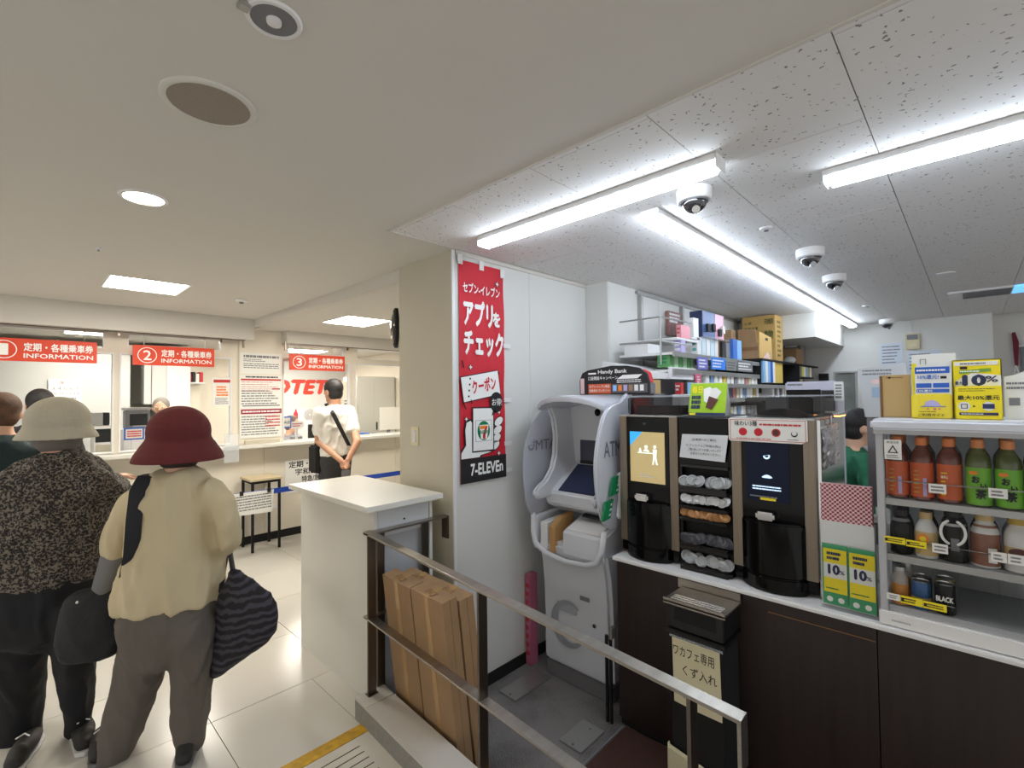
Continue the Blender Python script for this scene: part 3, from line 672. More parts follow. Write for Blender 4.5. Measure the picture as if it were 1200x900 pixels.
t = thing('steel_locker', (3.9, 7.0, 0), 'tall pale grey locker behind window 4', 'locker')
B(W, 3.62, 4.28, 6.75, 7.2, .002, 1.83).obj('body', mat('locker_grey', (198, 198, 192), .5), t, bevel=.004)
B(W, 3.90, 4.26, 6.742, 6.75, .1, 1.78).obj('door', mat('locker_grey', (198, 198, 192), .5), t, bevel=.003); B(W, 3.93, 3.95, 6.73, 6.742, 1.0, 1.12).obj('handle', 'ink', t)
t, fr = notice(3.40, 3.58, 1.2, 1.5, 6.755, 'black and white poster beside the tall locker'); t.location.y = 6.755
lines(t, fr, 3.41, 3.57, 1.22, 1.48, 6, 'ink', .0045, 15)
crate('partition', 3.28, 3.60, 6.76, 6.80, .002, 1.75, 'cream', 'cream partition left of the tall locker', 'partition')
t = thing('paper_stand', (3.8, 6.2, .9), 'blank white paper on a stand at the right of window 4', 'stand')
B(W, 3.66, 4.06, 6.18, 6.186, 1.03, 1.36).obj('sheet', 'paper', t); B(W, 3.8, 3.84, 6.19, 6.22, .9, 1.1).obj('prop', 'gink', t)
t = thing('wall_cupboard', (1.35, 7.9, 1.4), 'white wall cupboard with a grey door behind window 2', 'cupboard')
B(W, 1.13, 1.36, 7.5, 8.55, 1.45, 2.2).obj('grey_door_part', mat('pale_grey', (206, 208, 206), .5), t, bevel=.004); B(W, 1.36, 1.62, 7.48, 8.55, .05, 2.2).obj('tall_part', 'white', t, bevel=.004)
B(W, 1.20, 1.207, 7.49, 7.5, 1.46, 2.15).obj('door_edge', 'gink', t)
t = thing('wall_shelf', (1.7, 7.6, 1.7), 'short wall shelf with red and dark boxes behind sign 2', 'shelf')
B(W, 1.62, 1.82, 7.6, 7.9, 1.72, 1.74).obj('board', 'white', t)
for k, m in enumerate(('rink', 'ink', 'paper', 'rink')): crate('file_box', 1.63+.045*k, 1.67+.045*k, 7.65, 7.85, 1.741, 1.86+.02*(k % 2), m, ['red', 'black', 'white', 'second red'][k]+' file box on the short staff room shelf', 'box')
crate('shelf_support', 1.62, 1.82, 7.9, 7.95, .002, 2.0, 'cream', 'cream partition behind the short staff room shelf', 'partition')
# white roll screen with month calendar behind window 1
t = thing('roll_screen', (-.2, 7.4, 1.0), 'wide white roll screen behind window 1', 'screen')
B(W, -1.9, .98, 7.42, 7.424, .7, 2.1).obj('sheet', mat('screen_cloth', (200, 202, 200), .7, nz=(2, .05)), t)
MB().cyl((-1.9, 7.42, 2.12), (.98, 7.42, 2.12), .03, 14).obj('roller', 'white', t, smooth=True)
t = thing('month_calendar', (.40, 7.4, 1.5), 'month calendar hung on the white roll screen', 'calendar')
B(W, .26, .54, 7.40, 7.404, 1.46, 1.75).obj('sheet', 'paper', t)
txt(t, '8 一', FY(7.40), .36, 1.695, .10, .035, 'rink', .001)
for r_, s in enumerate(('3 4 5 6 7', '10 11 12 13')): txt(t, s, FY(7.40), .29, 1.63-.055*r_, .22, .028, 'gink', .001)
lines(t, FY(7.40), .28, .52, 1.48, 1.55, 2, 'gink', .001, 16)

# ================================================================ WHITE STAND, HANDRAIL, CARTONS
t = thing('reception_stand', (1.43, 2.55, 0), 'tall white laminate stand with overhanging top beside the pillar', 'stand')
MB().box(1.228, 1.246, 2.13, 2.99, 0, .945).obj('side_panel', 'lam', t)
MB().box(1.56, 1.578, 2.13, 2.99, 0, .945).obj('side_panel', 'lam', t)
MB().box(1.246, 1.56, 2.97, 2.99, 0, .945).obj('end_panel', 'lam', t)
MB().box(1.246, 1.56, 2.152, 2.165, 0, .945).obj('inner_back', mat('inner_grey', (176, 180, 186), .5), t)
MB().box(1.150, 1.60, 2.06, 2.985, .958, .985).obj('top', 'lam', t, bevel=.002)
MB().box(1.20, 1.59, 2.10, 2.98, .945, .958).obj('top_frame', 'lam', t)
d = B(W, 1.249, 1.557, 2.132, 2.15, .81, .938).obj('drawer', mat('drawer_white', (206, 210, 214), .4), t, bevel=.002)
MB().cyl((1.40, 2.124, .875), (1.40, 2.133, .875), .004, 10).obj('keyhole', 'ink', d)
# handrail: flat steel bars, following the ramp
RX0, RX1 = 1.168, 1.212
t = thing('handrail', (1.19, 2.1, .1), 'brushed steel handrail of flat bars beside the ramp', 'handrail')
HF = Fr((0, 2.13, 0), (1, 0, 0), (0, -1, -SL), (0, 0, 1))
MB(HF).box(RX0, RX1, 0, 1.725, .846, .856).obj('top_bar', 'steel', t, bevel=.001, seg=1)
MB(HF).box(RX0, RX1, 1.716, 1.725, .735, .848).obj('bar_end', 'steel', t)
MB(HF).box(RX0, RX1, 0, 1.5, .448, .457).obj('middle_bar', 'steel', t, bevel=.001, seg=1)
MB(W).box(RX0, 1.646, 2.082, 2.126, .843, .852).obj('cross_bar', 'steel', t)
MB(W).box(1.640, 1.65, 2.076, 2.127, .73, .852).obj('wall_bracket', 'dsteel', t)
def post(y, parent=t):
    ztop = .846 - SL*(2.13-y); zb = .1 - SL*(2.12-y)
    MB(W).box(RX0+.001, RX1-.001, y, y+.010, zb, ztop).obj('post', 'dsteel', parent)
    MB(W).box(RX0-.004, RX1+.004, y-.012, y+.022, zb, zb+.003).obj('foot_plate', 'dsteel', parent)
post(2.085); post(1.305); post(.525)
for x in (1.235, 1.50): MB(W).box(x, x+.04, 2.112, 2.122, SZ, .843).obj('post', 'dsteel', t)
MB(W).box(RX0, 1.54, 2.096, 2.124, .448, .457).obj('cross_bar', 'steel', t)
# four long cartons leaning on the rail
def carton(cx, cy, h, lean, label, sx=.105, sy=.105):
    t = thing('long_carton', (cx, cy, SZ), label, 'box', 'long cartons leaning behind the handrail')
    ax, ay = lean
    up = Vector((ax, ay, 1)).normalized(); r = Vector((1, 0, 0)); r = (r-up*r.dot(up)).normalized(); n = up.cross(r)
    fr = Fr((cx, cy, SZ+.004), r, n, up)
    MB(fr).box(-sx/2, sx/2, -sy/2, sy/2, 0, h).obj('box_body', 'card', t, bevel=.0015, seg=1)
    MB(fr).box(-sx/2-.0008, sx/2+.0008, -.016, .016, h-.0, h+.0008).obj('tape_strip', 'tape', t)
    MB(Fr(fr.o, n, up, -r)).box(-.014, .014, .0, h, sx/2, sx/2+.0008).obj('tape_strip', 'tape', t)
    MB(Fr(fr.o, r, up, -n)).box(-.001, .001, 0, h, sy/2, sy/2+.0006).obj('seam', 'card2', t)
    tf = Fr(fr(0, 0, h), -n, r, up)
    txt(t, 'ENCE', tf, -.035, -.018, .07, .032, 'card2', .0012, bold=.02, rot=-.2)
    return t
for tx_, ty_, lb in ((1.25, 1.685, 'long carton nearest the camera, standing against the rail'), (1.255, 1.925, 'long carton at the rail, next to the rail corner post'),
                   (1.335, 1.68, 'long carton behind the nearest one, on the wall side'), (1.34, 1.915, 'long carton on the wall side, farthest from the camera')):
    carton(tx_+.105, ty_+.016, .82 - (.015 if tx_ > 1.3 else 0), (-.13, -.02), lb, .077, .224)

# ================================================================ RED BANNER
BX0, BX1, BZ0, BZ1 = 1.695, 2.045, 1.02, 2.26
t = thing('hanging_banner', (1.87, 2.03, BZ0), 'tall red banner with white Japanese lettering taped to the white wall', 'banner')
fr = FY(2.034)
mb = MB(fr); nx, nz_ = 14, 44       # a slightly wavy cloth
def bw_(a, b): return .006 + .004*math.sin(a*22+b*5) + .004*math.sin(b*9+a*11) + (.02*max(0, (1.10-b))*a if b < 1.10 else 0)
P = []
for j in range(nz_+1):
    for i in range(nx+1):
        u = BX0 + (BX1-BX0)*i/nx; v = BZ0 + (BZ1-BZ0)*j/nz_
        P.append(fr(u, v, .004 + .0025*math.sin(i*.9+j*.25) + .002*math.sin(j*.6)))
mb.add(P, [(j*(nx+1)+i, j*(nx+1)+i+1, (j+1)*(nx+1)+i+1, (j+1)*(nx+1)+i) for j in range(nz_) for i in range(nx)])
mb.obj('cloth', 'red', t, smooth=True)
N0 = .011
flat(t, 'black_band', fr, rect(BX0, BX1, BZ0, BZ0+.135), 'ink', N0)
txt(t, '7-ELEVEn', fr, BX0+.07, BZ0+.04, .25, .062, 'wprint', N0+.001, bold=.03)
txt(t, 'セブン-イレブン', fr, BX0+.025, 2.085, .285, .055, 'wprint', N0, bold=.025)
txt(t, 'アプリ', fr, BX0+.03, 1.905, .22, .135, 'wprint', N0, bold=.045); txt(t, 'を', fr, BX0+.255, 1.912, .055, .08, 'wprint', N0, bold=.045)
txt(t, 'チェック', fr, BX0+.03, 1.735, .305, .135, 'wprint', N0, bold=.045)
def star(u, v, s):
    p = [(u+s*(1 if k % 2 == 0 else .38)*math.cos(PI*k/4+PI/2), v+s*(1 if k % 2 == 0 else .38)*math.sin(PI*k/4+PI/2)) for k in range(8)]
    q = [(u+(a-u)*1.5, v+(b-v)*1.5) for a, b in p]
    flat(t, 'star_outline', fr, q, 'ink', N0); flat(t, 'star', fr, p, 'wprint', N0+.001)
for u, v, s in ((1.985, 2.165, .016), (1.77, 1.665, .016), (1.735, 1.375, .013), (1.735+.255, 1.405, .013), (1.985, 1.165, .014)): star(u, v, s)
# coupon
def rot(poly, c, a):
    return [(c[0]+(x-c[0])*math.cos(a)-(y-c[1])*math.sin(a), c[1]+(x-c[0])*math.sin(a)+(y-c[1])*math.cos(a)) for x, y in poly]
cc = (1.85, 1.56)
flat(t, 'coupon_outline', fr, rot(rect(1.702, 1.998, 1.486, 1.634), cc, .16), 'ink', N0); flat(t, 'coupon', fr, rot(rect(1.707, 1.993, 1.491, 1.629), cc, .16), 'wprint', N0+.001)
txt(t, 'クーポン', fr, 1.785, 1.515, .185, .075, 'red', N0+.003, bold=.03, rot=.16)
for k in range(4): flat(t, 'perforation', fr, disc(1.757+.004*k*-1+.008, 1.60-.033*k, .006, k=12), 'ink', N0+.002)
# speech bubble
flat(t, 'speech_bubble', fr, disc(1.965, 1.465, .052, .06) , 'ink', N0+.004); flat(t, 'bubble_tail', fr, [(1.94, 1.43), (1.965, 1.41), (1.925, 1.385)], 'ink', N0+.004)
txt(t, 'お得!', fr, 1.925, 1.445, .08, .042, 'wprint', N0+.009, bold=.01)
# phone and hand
hand = [(1.697, 1.18), (1.73, 1.225), (1.725, 1.31), (1.735, 1.355), (1.765, 1.365), (1.785, 1.345), (1.785, 1.22), (1.90, 1.19), (1.93, 1.165), (1.87, 1.115), (1.83, 1.09), (1.82, 1.155-.02+.02), (1.80, 1.155), (1.697, 1.155)]
flat(t, 'hand_outline', fr, [(1.697, 1.205), (1.722, 1.235), (1.717, 1.32), (1.73, 1.365), (1.767, 1.377), (1.795, 1.35), (1.795, 1.2), (1.94, 1.18), (1.86, 1.165), (1.845, 1.157), (1.697, 1.157)], 'ink', N0)
flat(t, 'hand', fr, [(1.697, 1.188), (1.732, 1.23), (1.727, 1.315), (1.737, 1.355), (1.765, 1.365), (1.785, 1.345), (1.785, 1.2), (1.925, 1.180), (1.84, 1.168), (1.83, 1.157), (1.697, 1.157)], 'wprint', N0+.001)
pc = (1.86, 1.30)
for u, v in ((1.985, 1.352), (1.975, 1.302), (1.965, 1.255), (1.955, 1.215)):
    flat(t, 'finger_outline', fr, rot(disc(u, v, .042, .028), (u, v), .5), 'ink', N0+.001); flat(t, 'finger', fr, rot(disc(u, v, .036, .022), (u, v), .5), 'wprint', N0+.002)
flat(t, 'phone_outline', fr, rot(rect(1.775, 1.945, 1.185, 1.44), pc, -.01), 'ink', N0+.0025); flat(t, 'phone', fr, rot(rect(1.783, 1.937, 1.193, 1.432), pc, -.01), 'wprint', N0+.0035)
MB(fr).ring(rect(1.80, 1.925, 1.245, 1.365), rect(1.802, 1.923, 1.247, 1.363), N0+.003, N0+.0045).obj('icon_frame', 'gink', t)
flat(t, 'logo_oval', fr, disc(1.862, 1.305, .048, .055), 'green', N0+.0045); flat(t, 'logo_field', fr, [(1.826, 1.338), (1.898, 1.338), (1.887, 1.258), (1.84, 1.258)], 'wprint', N0+.0055)
flat(t, 'logo_seven_top', fr, [(1.832, 1.333), (1.89, 1.333), (1.886, 1.315), (1.832, 1.315)], 'orange', N0+.0065)
flat(t, 'logo_seven_stem', fr, [(1.890, 1.333), (1.872, 1.28), (1.872, 1.26), (1.853, 1.26), (1.853, 1.28), (1.868, 1.318)], 'red', N0+.0066)
txt(t, 'ELEVEN', fr, 1.828, 1.29, .068, .016, 'green', N0+.008, bold=.03)
for a, b, c, d in ((1.71, 1.70, 1.722, 1.66), (1.712, 1.475, 1.735, 1.43), (1.77, 1.485, 1.778, 1.46), (1.99, 1.645, 1.995, 1.63)):
    MB().cyl(fr(a, b, N0), fr(c, d, N0), .003, 6).obj('motion_stroke', 'ink', t)
for u, v in ((1.70, 2.26), (1.86, 2.252), (2.03, 2.235), (2.045, 1.80), (2.045, 1.475), (2.045, 1.215), (2.045, .985+.07)):
    if v > 2.2: B(fr, u-.015, u+.02, v-.025, v+.03, .009, .0105).obj('tape_tab', 'white', t)
    else: B(fr, u-.01, u+.05, v-.01, v+.015, .009, .0105).obj('tape_tab', 'white', t)

# ================================================================ CASH MACHINE
AX = 2.19
mwh = mat('machine_white', (210, 213, 219), .3); mwh2 = mat('machine_shell', (198, 201, 210), .25, coat=.3)
t = thing('cash_machine', (2.35, 1.64, SZ), 'white and lavender bank cash machine with rounded hood in the corner', 'cash machine')
mA = Fr((0, 0, 0), (1, 0, 0), (0, 0, 1), (0, -1, 0))     # profile in x, z; extruded along -y
def ext(y0, y1): return Fr((0, y1, 0), (1, 0, 0), (0, 0, 1), (0, -1, 0)), y1-y0
def prof(name, poly, y0, y1, m, parent=t, bevel=.01, seg=3):
    f, d = ext(y0, y1); return MB(f).prism(poly, 0, d).obj(name, m, parent, bevel=bevel, seg=seg)
prof('plinth', [(2.22, SZ+.001), (2.66, SZ+.001), (2.66, -.06), (2.215, -.06)], 1.425, 1.87, 'gink', bevel=.004)
body = prof('lower_body', [(2.205, -.06), (2.66, -.06), (2.66, .66), (2.15, .66), (2.165, .60), (2.185, .52), (2.20, .38), (2.206, .2)], 1.41, 1.885, mwh, bevel=.022, seg=4)
# rounded front rim
rim = [(2.14, 1.895, .80), (2.135, 1.893, .70), (2.135, 1.875, .635), (2.135, 1.80, .595), (2.135, 1.66, .575), (2.135, 1.52, .585), (2.13, 1.45, .615), (2.13, 1.415, .68), (2.14, 1.405, .78)]
MB().tube(rim, [(.011, .016)]*len(rim), seg=10).obj('front_rim', mwh, t, smooth=True)
prof('side_bin', [(2.14, .60), (2.66, .60), (2.66, .80), (2.15, .80)], 1.875, 1.90, mwh, bevel=.008)
prof('tray_block', [(2.155, .60), (2.66, .60), (2.66, .83), (2.36, .80), (2.16, .735)], 1.425, 1.70, mwh, bevel=.012)
prof('wooden_block', [(2.15, .60), (2.34, .60), (2.34, .80), (2.22, .79), (2.15, .745)], 1.745, 1.785, mat('beige_block', (186, 144, 92), .6), bevel=.004)
prof('white_block', [(2.145, .60), (2.33, .60), (2.33, .775), (2.145, .765)], 1.80, 1.85, 'white', bevel=.006)
prof('coin_slot', [(2.27, .80), (2.33, .80), (2.33, .822), (2.27, .812)], 1.50, 1.64, 'ink', bevel=.002)
prof('tray_lid', [(2.18, .742), (2.27, .775), (2.27, .783), (2.18, .752)], 1.46, 1.67, 'white', bevel=.002)
prof('console', [(2.335, .80), (2.66, .80), (2.66, 1.08), (2.42, 1.08), (2.20, .935), (2.215, .86)], 1.43, 1.86, mwh, bevel=.01)
prof('card_slot', [(2.215, .87), (2.24, .88), (2.24, .895), (2.212, .885)], 1.52, 1.60, 'ink', bevel=.001)
# sloping screen and upright screen
sc = Fr((2.205, 0, .939), (0, -1, 0), Vector((.22, 0, .145)).normalized(), Vector((-.145, 0, .22)).normalized())
MB(sc).box(-1.765, -1.475, .01, .25, -.002, .004).obj('sloping_screen', mat('screen_navy', (40, 48, 76), .12), t, bevel=.002)
MB(FX(2.43)).box(-1.76, -1.46, 1.10, 1.34, -.02, .0).obj('upright_screen', mat('screen_grey', (72, 74, 88), .12), t, bevel=.002)
MB(FX(2.43)).box(-1.76, -1.46, 1.07, 1.10, -.02, .002).obj('screen_bar', 'ink', t)
prof('back_panel', [(2.45, 1.07), (2.66, 1.07), (2.66, 1.46), (2.40, 1.46)], 1.43, 1.86, mwh, bevel=.01)
# the hood: a curved canopy and two cheeks whose front edge sweeps in and out again
cheek = [(2.14, 1.462), (2.20, 1.43), (2.245, 1.36), (2.262, 1.26), (2.255, 1.15), (2.225, 1.07), (2.17, 1.01), (2.10, .975), (2.075, .955), (2.075, .92), (2.10, .905), (2.22, .90), (2.34, .93), (2.62, .95), (2.62, 1.462)]
prof('cheek', cheek, 1.81, 1.85, mwh, bevel=.013, seg=4)
prof('cheek', [(x+.01, z) for x, z in cheek], 1.425, 1.45, mwh, bevel=.010, seg=3)
f, d = ext(1.41, 1.86)
N = 9; P = []
for j in range(N):                       # canopy with an arched top, front lip bulging forward
    q = j/(N-1); y = 1.86-.45*q; arch = math.sin(PI*q); xf = 2.15 - .07*arch**.7
    zt = 1.452 + .050*arch**.6
    P += [Vector((xf, y, zt-.035)), Vector((xf-.004, y, zt-.008)), Vector((xf+.03, y, zt)), Vector((2.64, y, zt+.0)), Vector((2.64, y, zt-.05)), Vector((2.30, y, zt-.055+.0*arch))]
mb = MB(); mb.add(P, [(j*6+k, j*6+(k+1) % 6, (j+1)*6+(k+1) % 6, (j+1)*6+k) for j in range(N-1) for k in range(6)] + [tuple(range(6)), tuple(range((N-1)*6, N*6))])
mb.obj('hood_canopy', mwh2, t, smooth=True, bevel=.004)
MB().ball((2.33, 1.56, 1.40), .022, .016, .022).obj('camera_lens', 'gloss', t, smooth=True)
# the oval side wings
def spline(pts, n=6):
    out = []; k = len(pts)
    for i in range(k):
        p0, p1, p2, p3 = (Vector(pts[(i+q-1) % k]) for q in range(4))
        for j in range(n):
            s = j/n; out.append(tuple(.5*((2*p1) + (p2-p0)*s + (2*p0-5*p1+4*p2-p3)*s*s + (3*p1-p0-3*p2+p3)*s**3)))
    return out
wing = mat('wing_grey', (205, 208, 218), .25, alpha=.6)
left = spline([(2.40, 1.455), (2.24, 1.42), (2.12, 1.31), (2.06, 1.15), (2.065, .95), (2.10, .83), (2.16, .775), (2.22, .80), (2.30, .90), (2.44, .98)])
fl_, d = ext(1.893, 1.901); wl = MB(fl_).prism(left, 0, .008).obj('side_wing', wing, t, bevel=.003, label='translucent left wing seen from inside')
right = spline([(2.44, 1.462), (2.28, 1.462), (2.16, 1.42), (2.095, 1.32), (2.052, 1.16), (2.06, 1.0), (2.085, .90), (2.12, .83), (2.19, .79), (2.30, .785), (2.46, .79)])
fl_, d = ext(1.385, 1.41); wr = MB(fl_).prism(right, 0, .025).obj('side_wing', mwh2, t, bevel=.009, seg=3)
ink2 = mat('wing_ink', (104, 106, 120), .6)
txt(t, 'ATM', FY(1.384), 2.118, 1.175, .165, .08, ink2, .001, bold=.015)
txt(t, 'MTA', FY(1.892), 2.165, 1.175, .19, .06, ink2, .001, bold=.01)
MB(FY(1.892)).ring(disc(2.125, 1.205, .028, k=14, a0=PI, a1=2*PI)+[(2.153, 1.21)], disc(2.125, 1.208, .022, k=14, a0=PI, a1=2*PI)+[(2.147, 1.212)], 0, .001).obj('logo_curl', ink2, t)
MB(FY(1.892)).box(2.135, 2.165, 1.222, 1.226, 0, .001).box(2.148, 2.152, 1.205, 1.243, 0, .001).obj('logo_cross', ink2, t)
# lower front marks: grey square, swirl, tag, lock
lf = FX(2.2035)
ink3 = mat('body_print', (166, 168, 174), .5)
flat(t, 'grey_square', lf, rect(-1.773, -1.635, .262, .312), ink3, .006)
sw_o, sw_i = [], []
for i in range(41):
    a = .9 + i/40*5.2; wd = .006 + .03*math.sin(PI*i/40)**1.2
    sw_o.append((-1.69 + (.115+wd*.3)*math.cos(a), .20 + (.125+wd*.3)*math.sin(a))); sw_i.append((-1.69 + (.115-wd)*math.cos(a), .20 + (.125-wd)*math.sin(a)))
mb = MB(lf)
for i in range(40): mb.quad((*sw_o[i], .0065), (*sw_o[i+1], .0065), (*sw_i[i+1], .0065), (*sw_i[i], .0065))
mb.obj('swirl_mark', mat('body_print_dark', (150, 152, 158), .5), t)
B(lf, -1.61, -1.545, .36, .40, 0, .004).obj('status_window', 'gink', t)
MB().cyl((2.203, 1.515, .245), (2.195, 1.515, .245), .011, 14).obj('lock', 'chrome', t, smooth=True)
# green phone handset and green cards on the right wing
prof('handset', [(2.215, 1.05), (2.235, 1.09), (2.27, 1.08), (2.26, .98), (2.28, .87), (2.25, .83), (2.21, .85), (2.23, .95)], 1.35, 1.38, 'white', bevel=.008)
gf = Fr((2.1, 1.375, .86), Vector((1, 0, .08)).normalized(), Vector((.35, 0, 1)).normalized(), (0, -1, 0))
for k, (u, v, w_, h) in enumerate(((-.035, .0, .075, .10), (.0, .12, .075, .10))):
    MB(gf).box(u, u+w_, v, v+h, 0, .012).obj('green_card', 'green', t, bevel=.002); MB(gf).box(u+.012, u+.063, v+.01, v+.09, .012, .0125).ring(rect(u+.03, u+.05, v+.03, v+.06), rect(u+.035, u+.045, v+.035, v+.055), .0125, .013).obj('card_print', 'green', t)
    lines(t, gf, u+.05, u+.07, v+.01, v+.09, 3, 'wprint', .0132, 20+k)
for zc in (1.03, .86): MB(FY(1.35)).prism(disc(2.29, zc, .028, k=24), 0, .0012).obj('round_sticker', 'green', t)
# red side cover of the machine and the folded banner behind it
B(W, 2.40, 2.62, 1.385, 1.40, .9, 1.48).obj('red_side_strip', 'red', t)
B(W, 2.25, 2.9, 1.3405, 1.348, SZ+.005, 1.18).obj('red_cover', mat('deep_red', (84, 18, 24), .5), label='dark red side board standing between cash machine and counter', cat='board')
t = thing('pink_folded_sign', (2.3, 2.01, SZ), 'narrow pink folded sign standing behind the cash machine', 'sign')
B(W, 2.20, 2.27, 1.985, 2.025, SZ+.001, .40).obj('sign_body', mat('sign_pink', (186, 104, 132), .6), t, bevel=.002)
lines(t, FX(2.20), -2.02, -1.99, -.1, .36, 9, 'rink', .0008, 31, th=.5)
# header board on the machine
t = thing('header_board', (2.40, 1.45, 1.50), 'rounded black and orange advertising board on top of the cash machine', 'sign')
hf = FX(2.38)
ol = [(-1.72, 1.503), (-1.72, 1.59), (-1.70, 1.632), (-1.66, 1.648), (-1.50, 1.668), (-1.40, 1.664), (-1.32, 1.648), (-1.275, 1.615), (-1.262, 1.57), (-1.26, 1.503)]
MB(hf).prism(ol, -.02, 0).obj('board', 'ink', t, bevel=.002)
B(hf, -1.60, -1.52, 1.503, 1.51, -.02, .0).obj('foot', 'ink', t)
flat(t, 'pale_column', hf, rect(-1.712, -1.685, 1.508, 1.60), mat('pale_pink', (226, 196, 196), .6), .001)
flat(t, 'orange_field', hf, rect(-1.655, -1.50, 1.508, 1.565), mat('ad_orange', (206, 92, 50), .6), .001); flat(t, 'pattern_field', hf, rect(-1.495, -1.27, 1.512, 1.562), mat('ad_grey', (90, 84, 88), .6), .001)
txt(t, 'Handy Bank', hf, -1.585, 1.618, .19, .028, 'wprint', .001, bold=.015); flat(t, 'word_mark', hf, rect(-1.655, -1.60, 1.622, 1.632), 'wprint', .001)
txt(t, '口座開設キャンペーン', hf, -1.655, 1.588, .20, .022, 'wprint', .001, bold=.01)
txt(t, 'セブン-イレブン商品', hf, -1.648, 1.542, .14, .016, 'wprint', .002, bold=.01); txt(t, '引換券をプレゼント!', hf, -1.648, 1.518, .14, .016, 'wprint', .002, bold=.01)
flat(t, 'slanted_label', hf, [(-1.46, 1.59), (-1.42, 1.612), (-1.30, 1.612), (-1.33, 1.59)], 'wprint', .001); lines(t, hf, -1.46, -1.30, 1.566, 1.588, 2, 'wprint', .001, 21)
for k, m in enumerate(('sky', 'orange', 'lav', 'card', 'paper', 'wprint')): flat(t, 'picture', hf, rect(-1.485+.034*k, -1.462+.034*k, 1.522, 1.555), m, .002)
t = thing('red_topped_unit', (2.6, 1.42, 1.503), 'dark unit with red rounded top right of the header board', 'box')
MB(FX(2.60)).prism([(-1.44, 1.57), (-1.43, 1.625), (-1.405, 1.652), (-1.36, 1.63), (-1.345, 1.57)], 0, .05).obj('red_top', 'red', t, bevel=.004); B(W, 2.55, 2.63, 1.352, 1.44, 1.504, 1.569).obj('body', 'gink', t, bevel=.004)

# ================================================================ STORE COUNTER
cx0, cx1 = 2.10, 2.78
ct = thing('store_counter', (2.45, .2, SZ), 'long dark walnut store counter with a thin white worktop edge', 'counter')
for a, b in ((.268, 1.32), (-.60, .265), (-1.5, -.603)): B(W, 2.122, 2.14, a, b, SZ+.04, .668).obj('front_panel', 'wood', ct, bevel=.001, seg=1)
B(W, 2.14, cx1, -1.5, 1.318, SZ+.001, .66).obj('carcass', 'matte', ct)
B(W, 2.135, 2.15, -1.5, 1.3, SZ+.001, SZ+.04).obj('kick_board', 'matte', ct)
B(W, 2.119, 2.1225, .27, .62, .615, .618).obj('scratch', 'card2', ct)
tp = B(W, cx0, cx1, -1.5, 1.335, .668, .686).obj('worktop', 'white', label='thin white laminate worktop on the dark counter', cat='worktop', bevel=.004)
# ---- coffee machines (face -X)
mfx = 2.20
def coffee_machine(y1, y0, label, lit):
    """y1 left edge as seen, y0 right edge"""
    t = thing('coffee_machine', (2.45, (y0+y1)/2, .686), label, 'coffee machine', 'self service coffee machines')
    w_ = y1-y0; f = FX(mfx)
    B(W, mfx+.004, 2.72, y0+.002, y1-.002, .70, 1.388).obj('case', 'gloss', t, bevel=.004)
    for a, b in ((y1-.042, y1), (y0, y0+.042)): B(W, mfx-.004, mfx+.02, a, b, .752, 1.39).obj('steel_strip', mat('bronze_steel', (136, 126, 112), .38, metal=1, aniso=(3, 220, 3), nz=(2, .15)), t, bevel=.002)
    B(W, mfx-.002, mfx+.006, y0+.044, y1-.044, .97, 1.386).obj('front_glass', 'gloss', t, bevel=.002)
    B(W, mfx-.006, 2.72, y0, y1, 1.388, 1.395).obj('top_plate', 'alu', t, bevel=.001)
    # bowed cup compartment
    nseg = 12
    for z0_, z1_, nm, dp in ((.752, .968, 'cup_door', .055), (.687, .75, 'drip_tray', .062)):
        poly = [(-(y1-.036), -.02)] + [(-(y1-.036) + (w_-.072)*i/nseg, .004+dp*math.sin(PI*i/nseg)**.7) for i in range(nseg+1)] + [(-(y0+.036), -.02)]
        MB(Fr((mfx, 0, z0_), (0, -1, 0), (-1, 0, 0), (0, 0, 1))).prism(poly, 0, z1_-z0_).obj(nm, 'gloss', t, bevel=.006, smooth=True)
    c = (y0+y1)/2 + .02
    nz_ = B(W, mfx-.045, mfx, c-.036, c+.036, .972, 1.006).obj('nozzle', 'chrome', t, bevel=.008)
    MB(f).prism(rect(-(c+.036), -(c-.036), .0, .002), 0, .001)
    return t, f, w_
t, f, w_ = coffee_machine(1.337, 1.022, 'coffee machine with lit tan screen, beside the cash machine', True)
B(W, mfx-.005, mfx-.002, 1.088, 1.275, 1.06, 1.312).obj('screen', mat('screen_tan', (180, 160, 112), .4, emit=.42), t)
flat(t, 'blue_corner', f, [(-1.275, 1.312), (-1.275, 1.24), (-1.205, 1.312)], mat('screen_blue', (50, 160, 230), .4, emit=.6), .006)
lw = mat('screen_white', (226, 240, 232), .4, emit=.6)
flat(t, 'counter_line', f, rect(-1.232, -1.13, 1.205, 1.210), lw, .007)
flat(t, 'clerk_head', f, disc(-1.185, 1.238, .009, k=14), lw, .007); flat(t, 'clerk_body', f, disc(-1.185, 1.213, .016, .014, k=14, a0=0, a1=PI), lw, .007)
flat(t, 'pot', f, [(-1.225, 1.211), (-1.21, 1.211), (-1.215, 1.232), (-1.222, 1.228)], lw, .007)
flat(t, 'customer_head', f, disc(-1.138, 1.240, .008, k=14), lw, .007)
flat(t, 'customer', f, [(-1.149, 1.228), (-1.128, 1.228), (-1.131, 1.19), (-1.124, 1.152), (-1.132, 1.152), (-1.139, 1.185), (-1.146, 1.152), (-1.153, 1.152), (-1.147, 1.19)], lw, .007)
lines(t, f, -1.225, -1.14, 1.085, 1.105, 2, 'paper', .0065, 22)
txt(t, 'W', f, -1.205, 1.345, .02, .014, 'gink', .003)
t, f, w_ = coffee_machine(.775, .455, 'coffee machine with dark screen and taste banner', False)
B(W, mfx-.005, mfx-.002, .548, .712, 1.045, 1.30).obj('screen', mat('screen_dark', (10, 18, 36), .25, emit=.25, spec=.15), t)
lb_ = mat('screen_line', (190, 215, 245), .4, emit=.8)
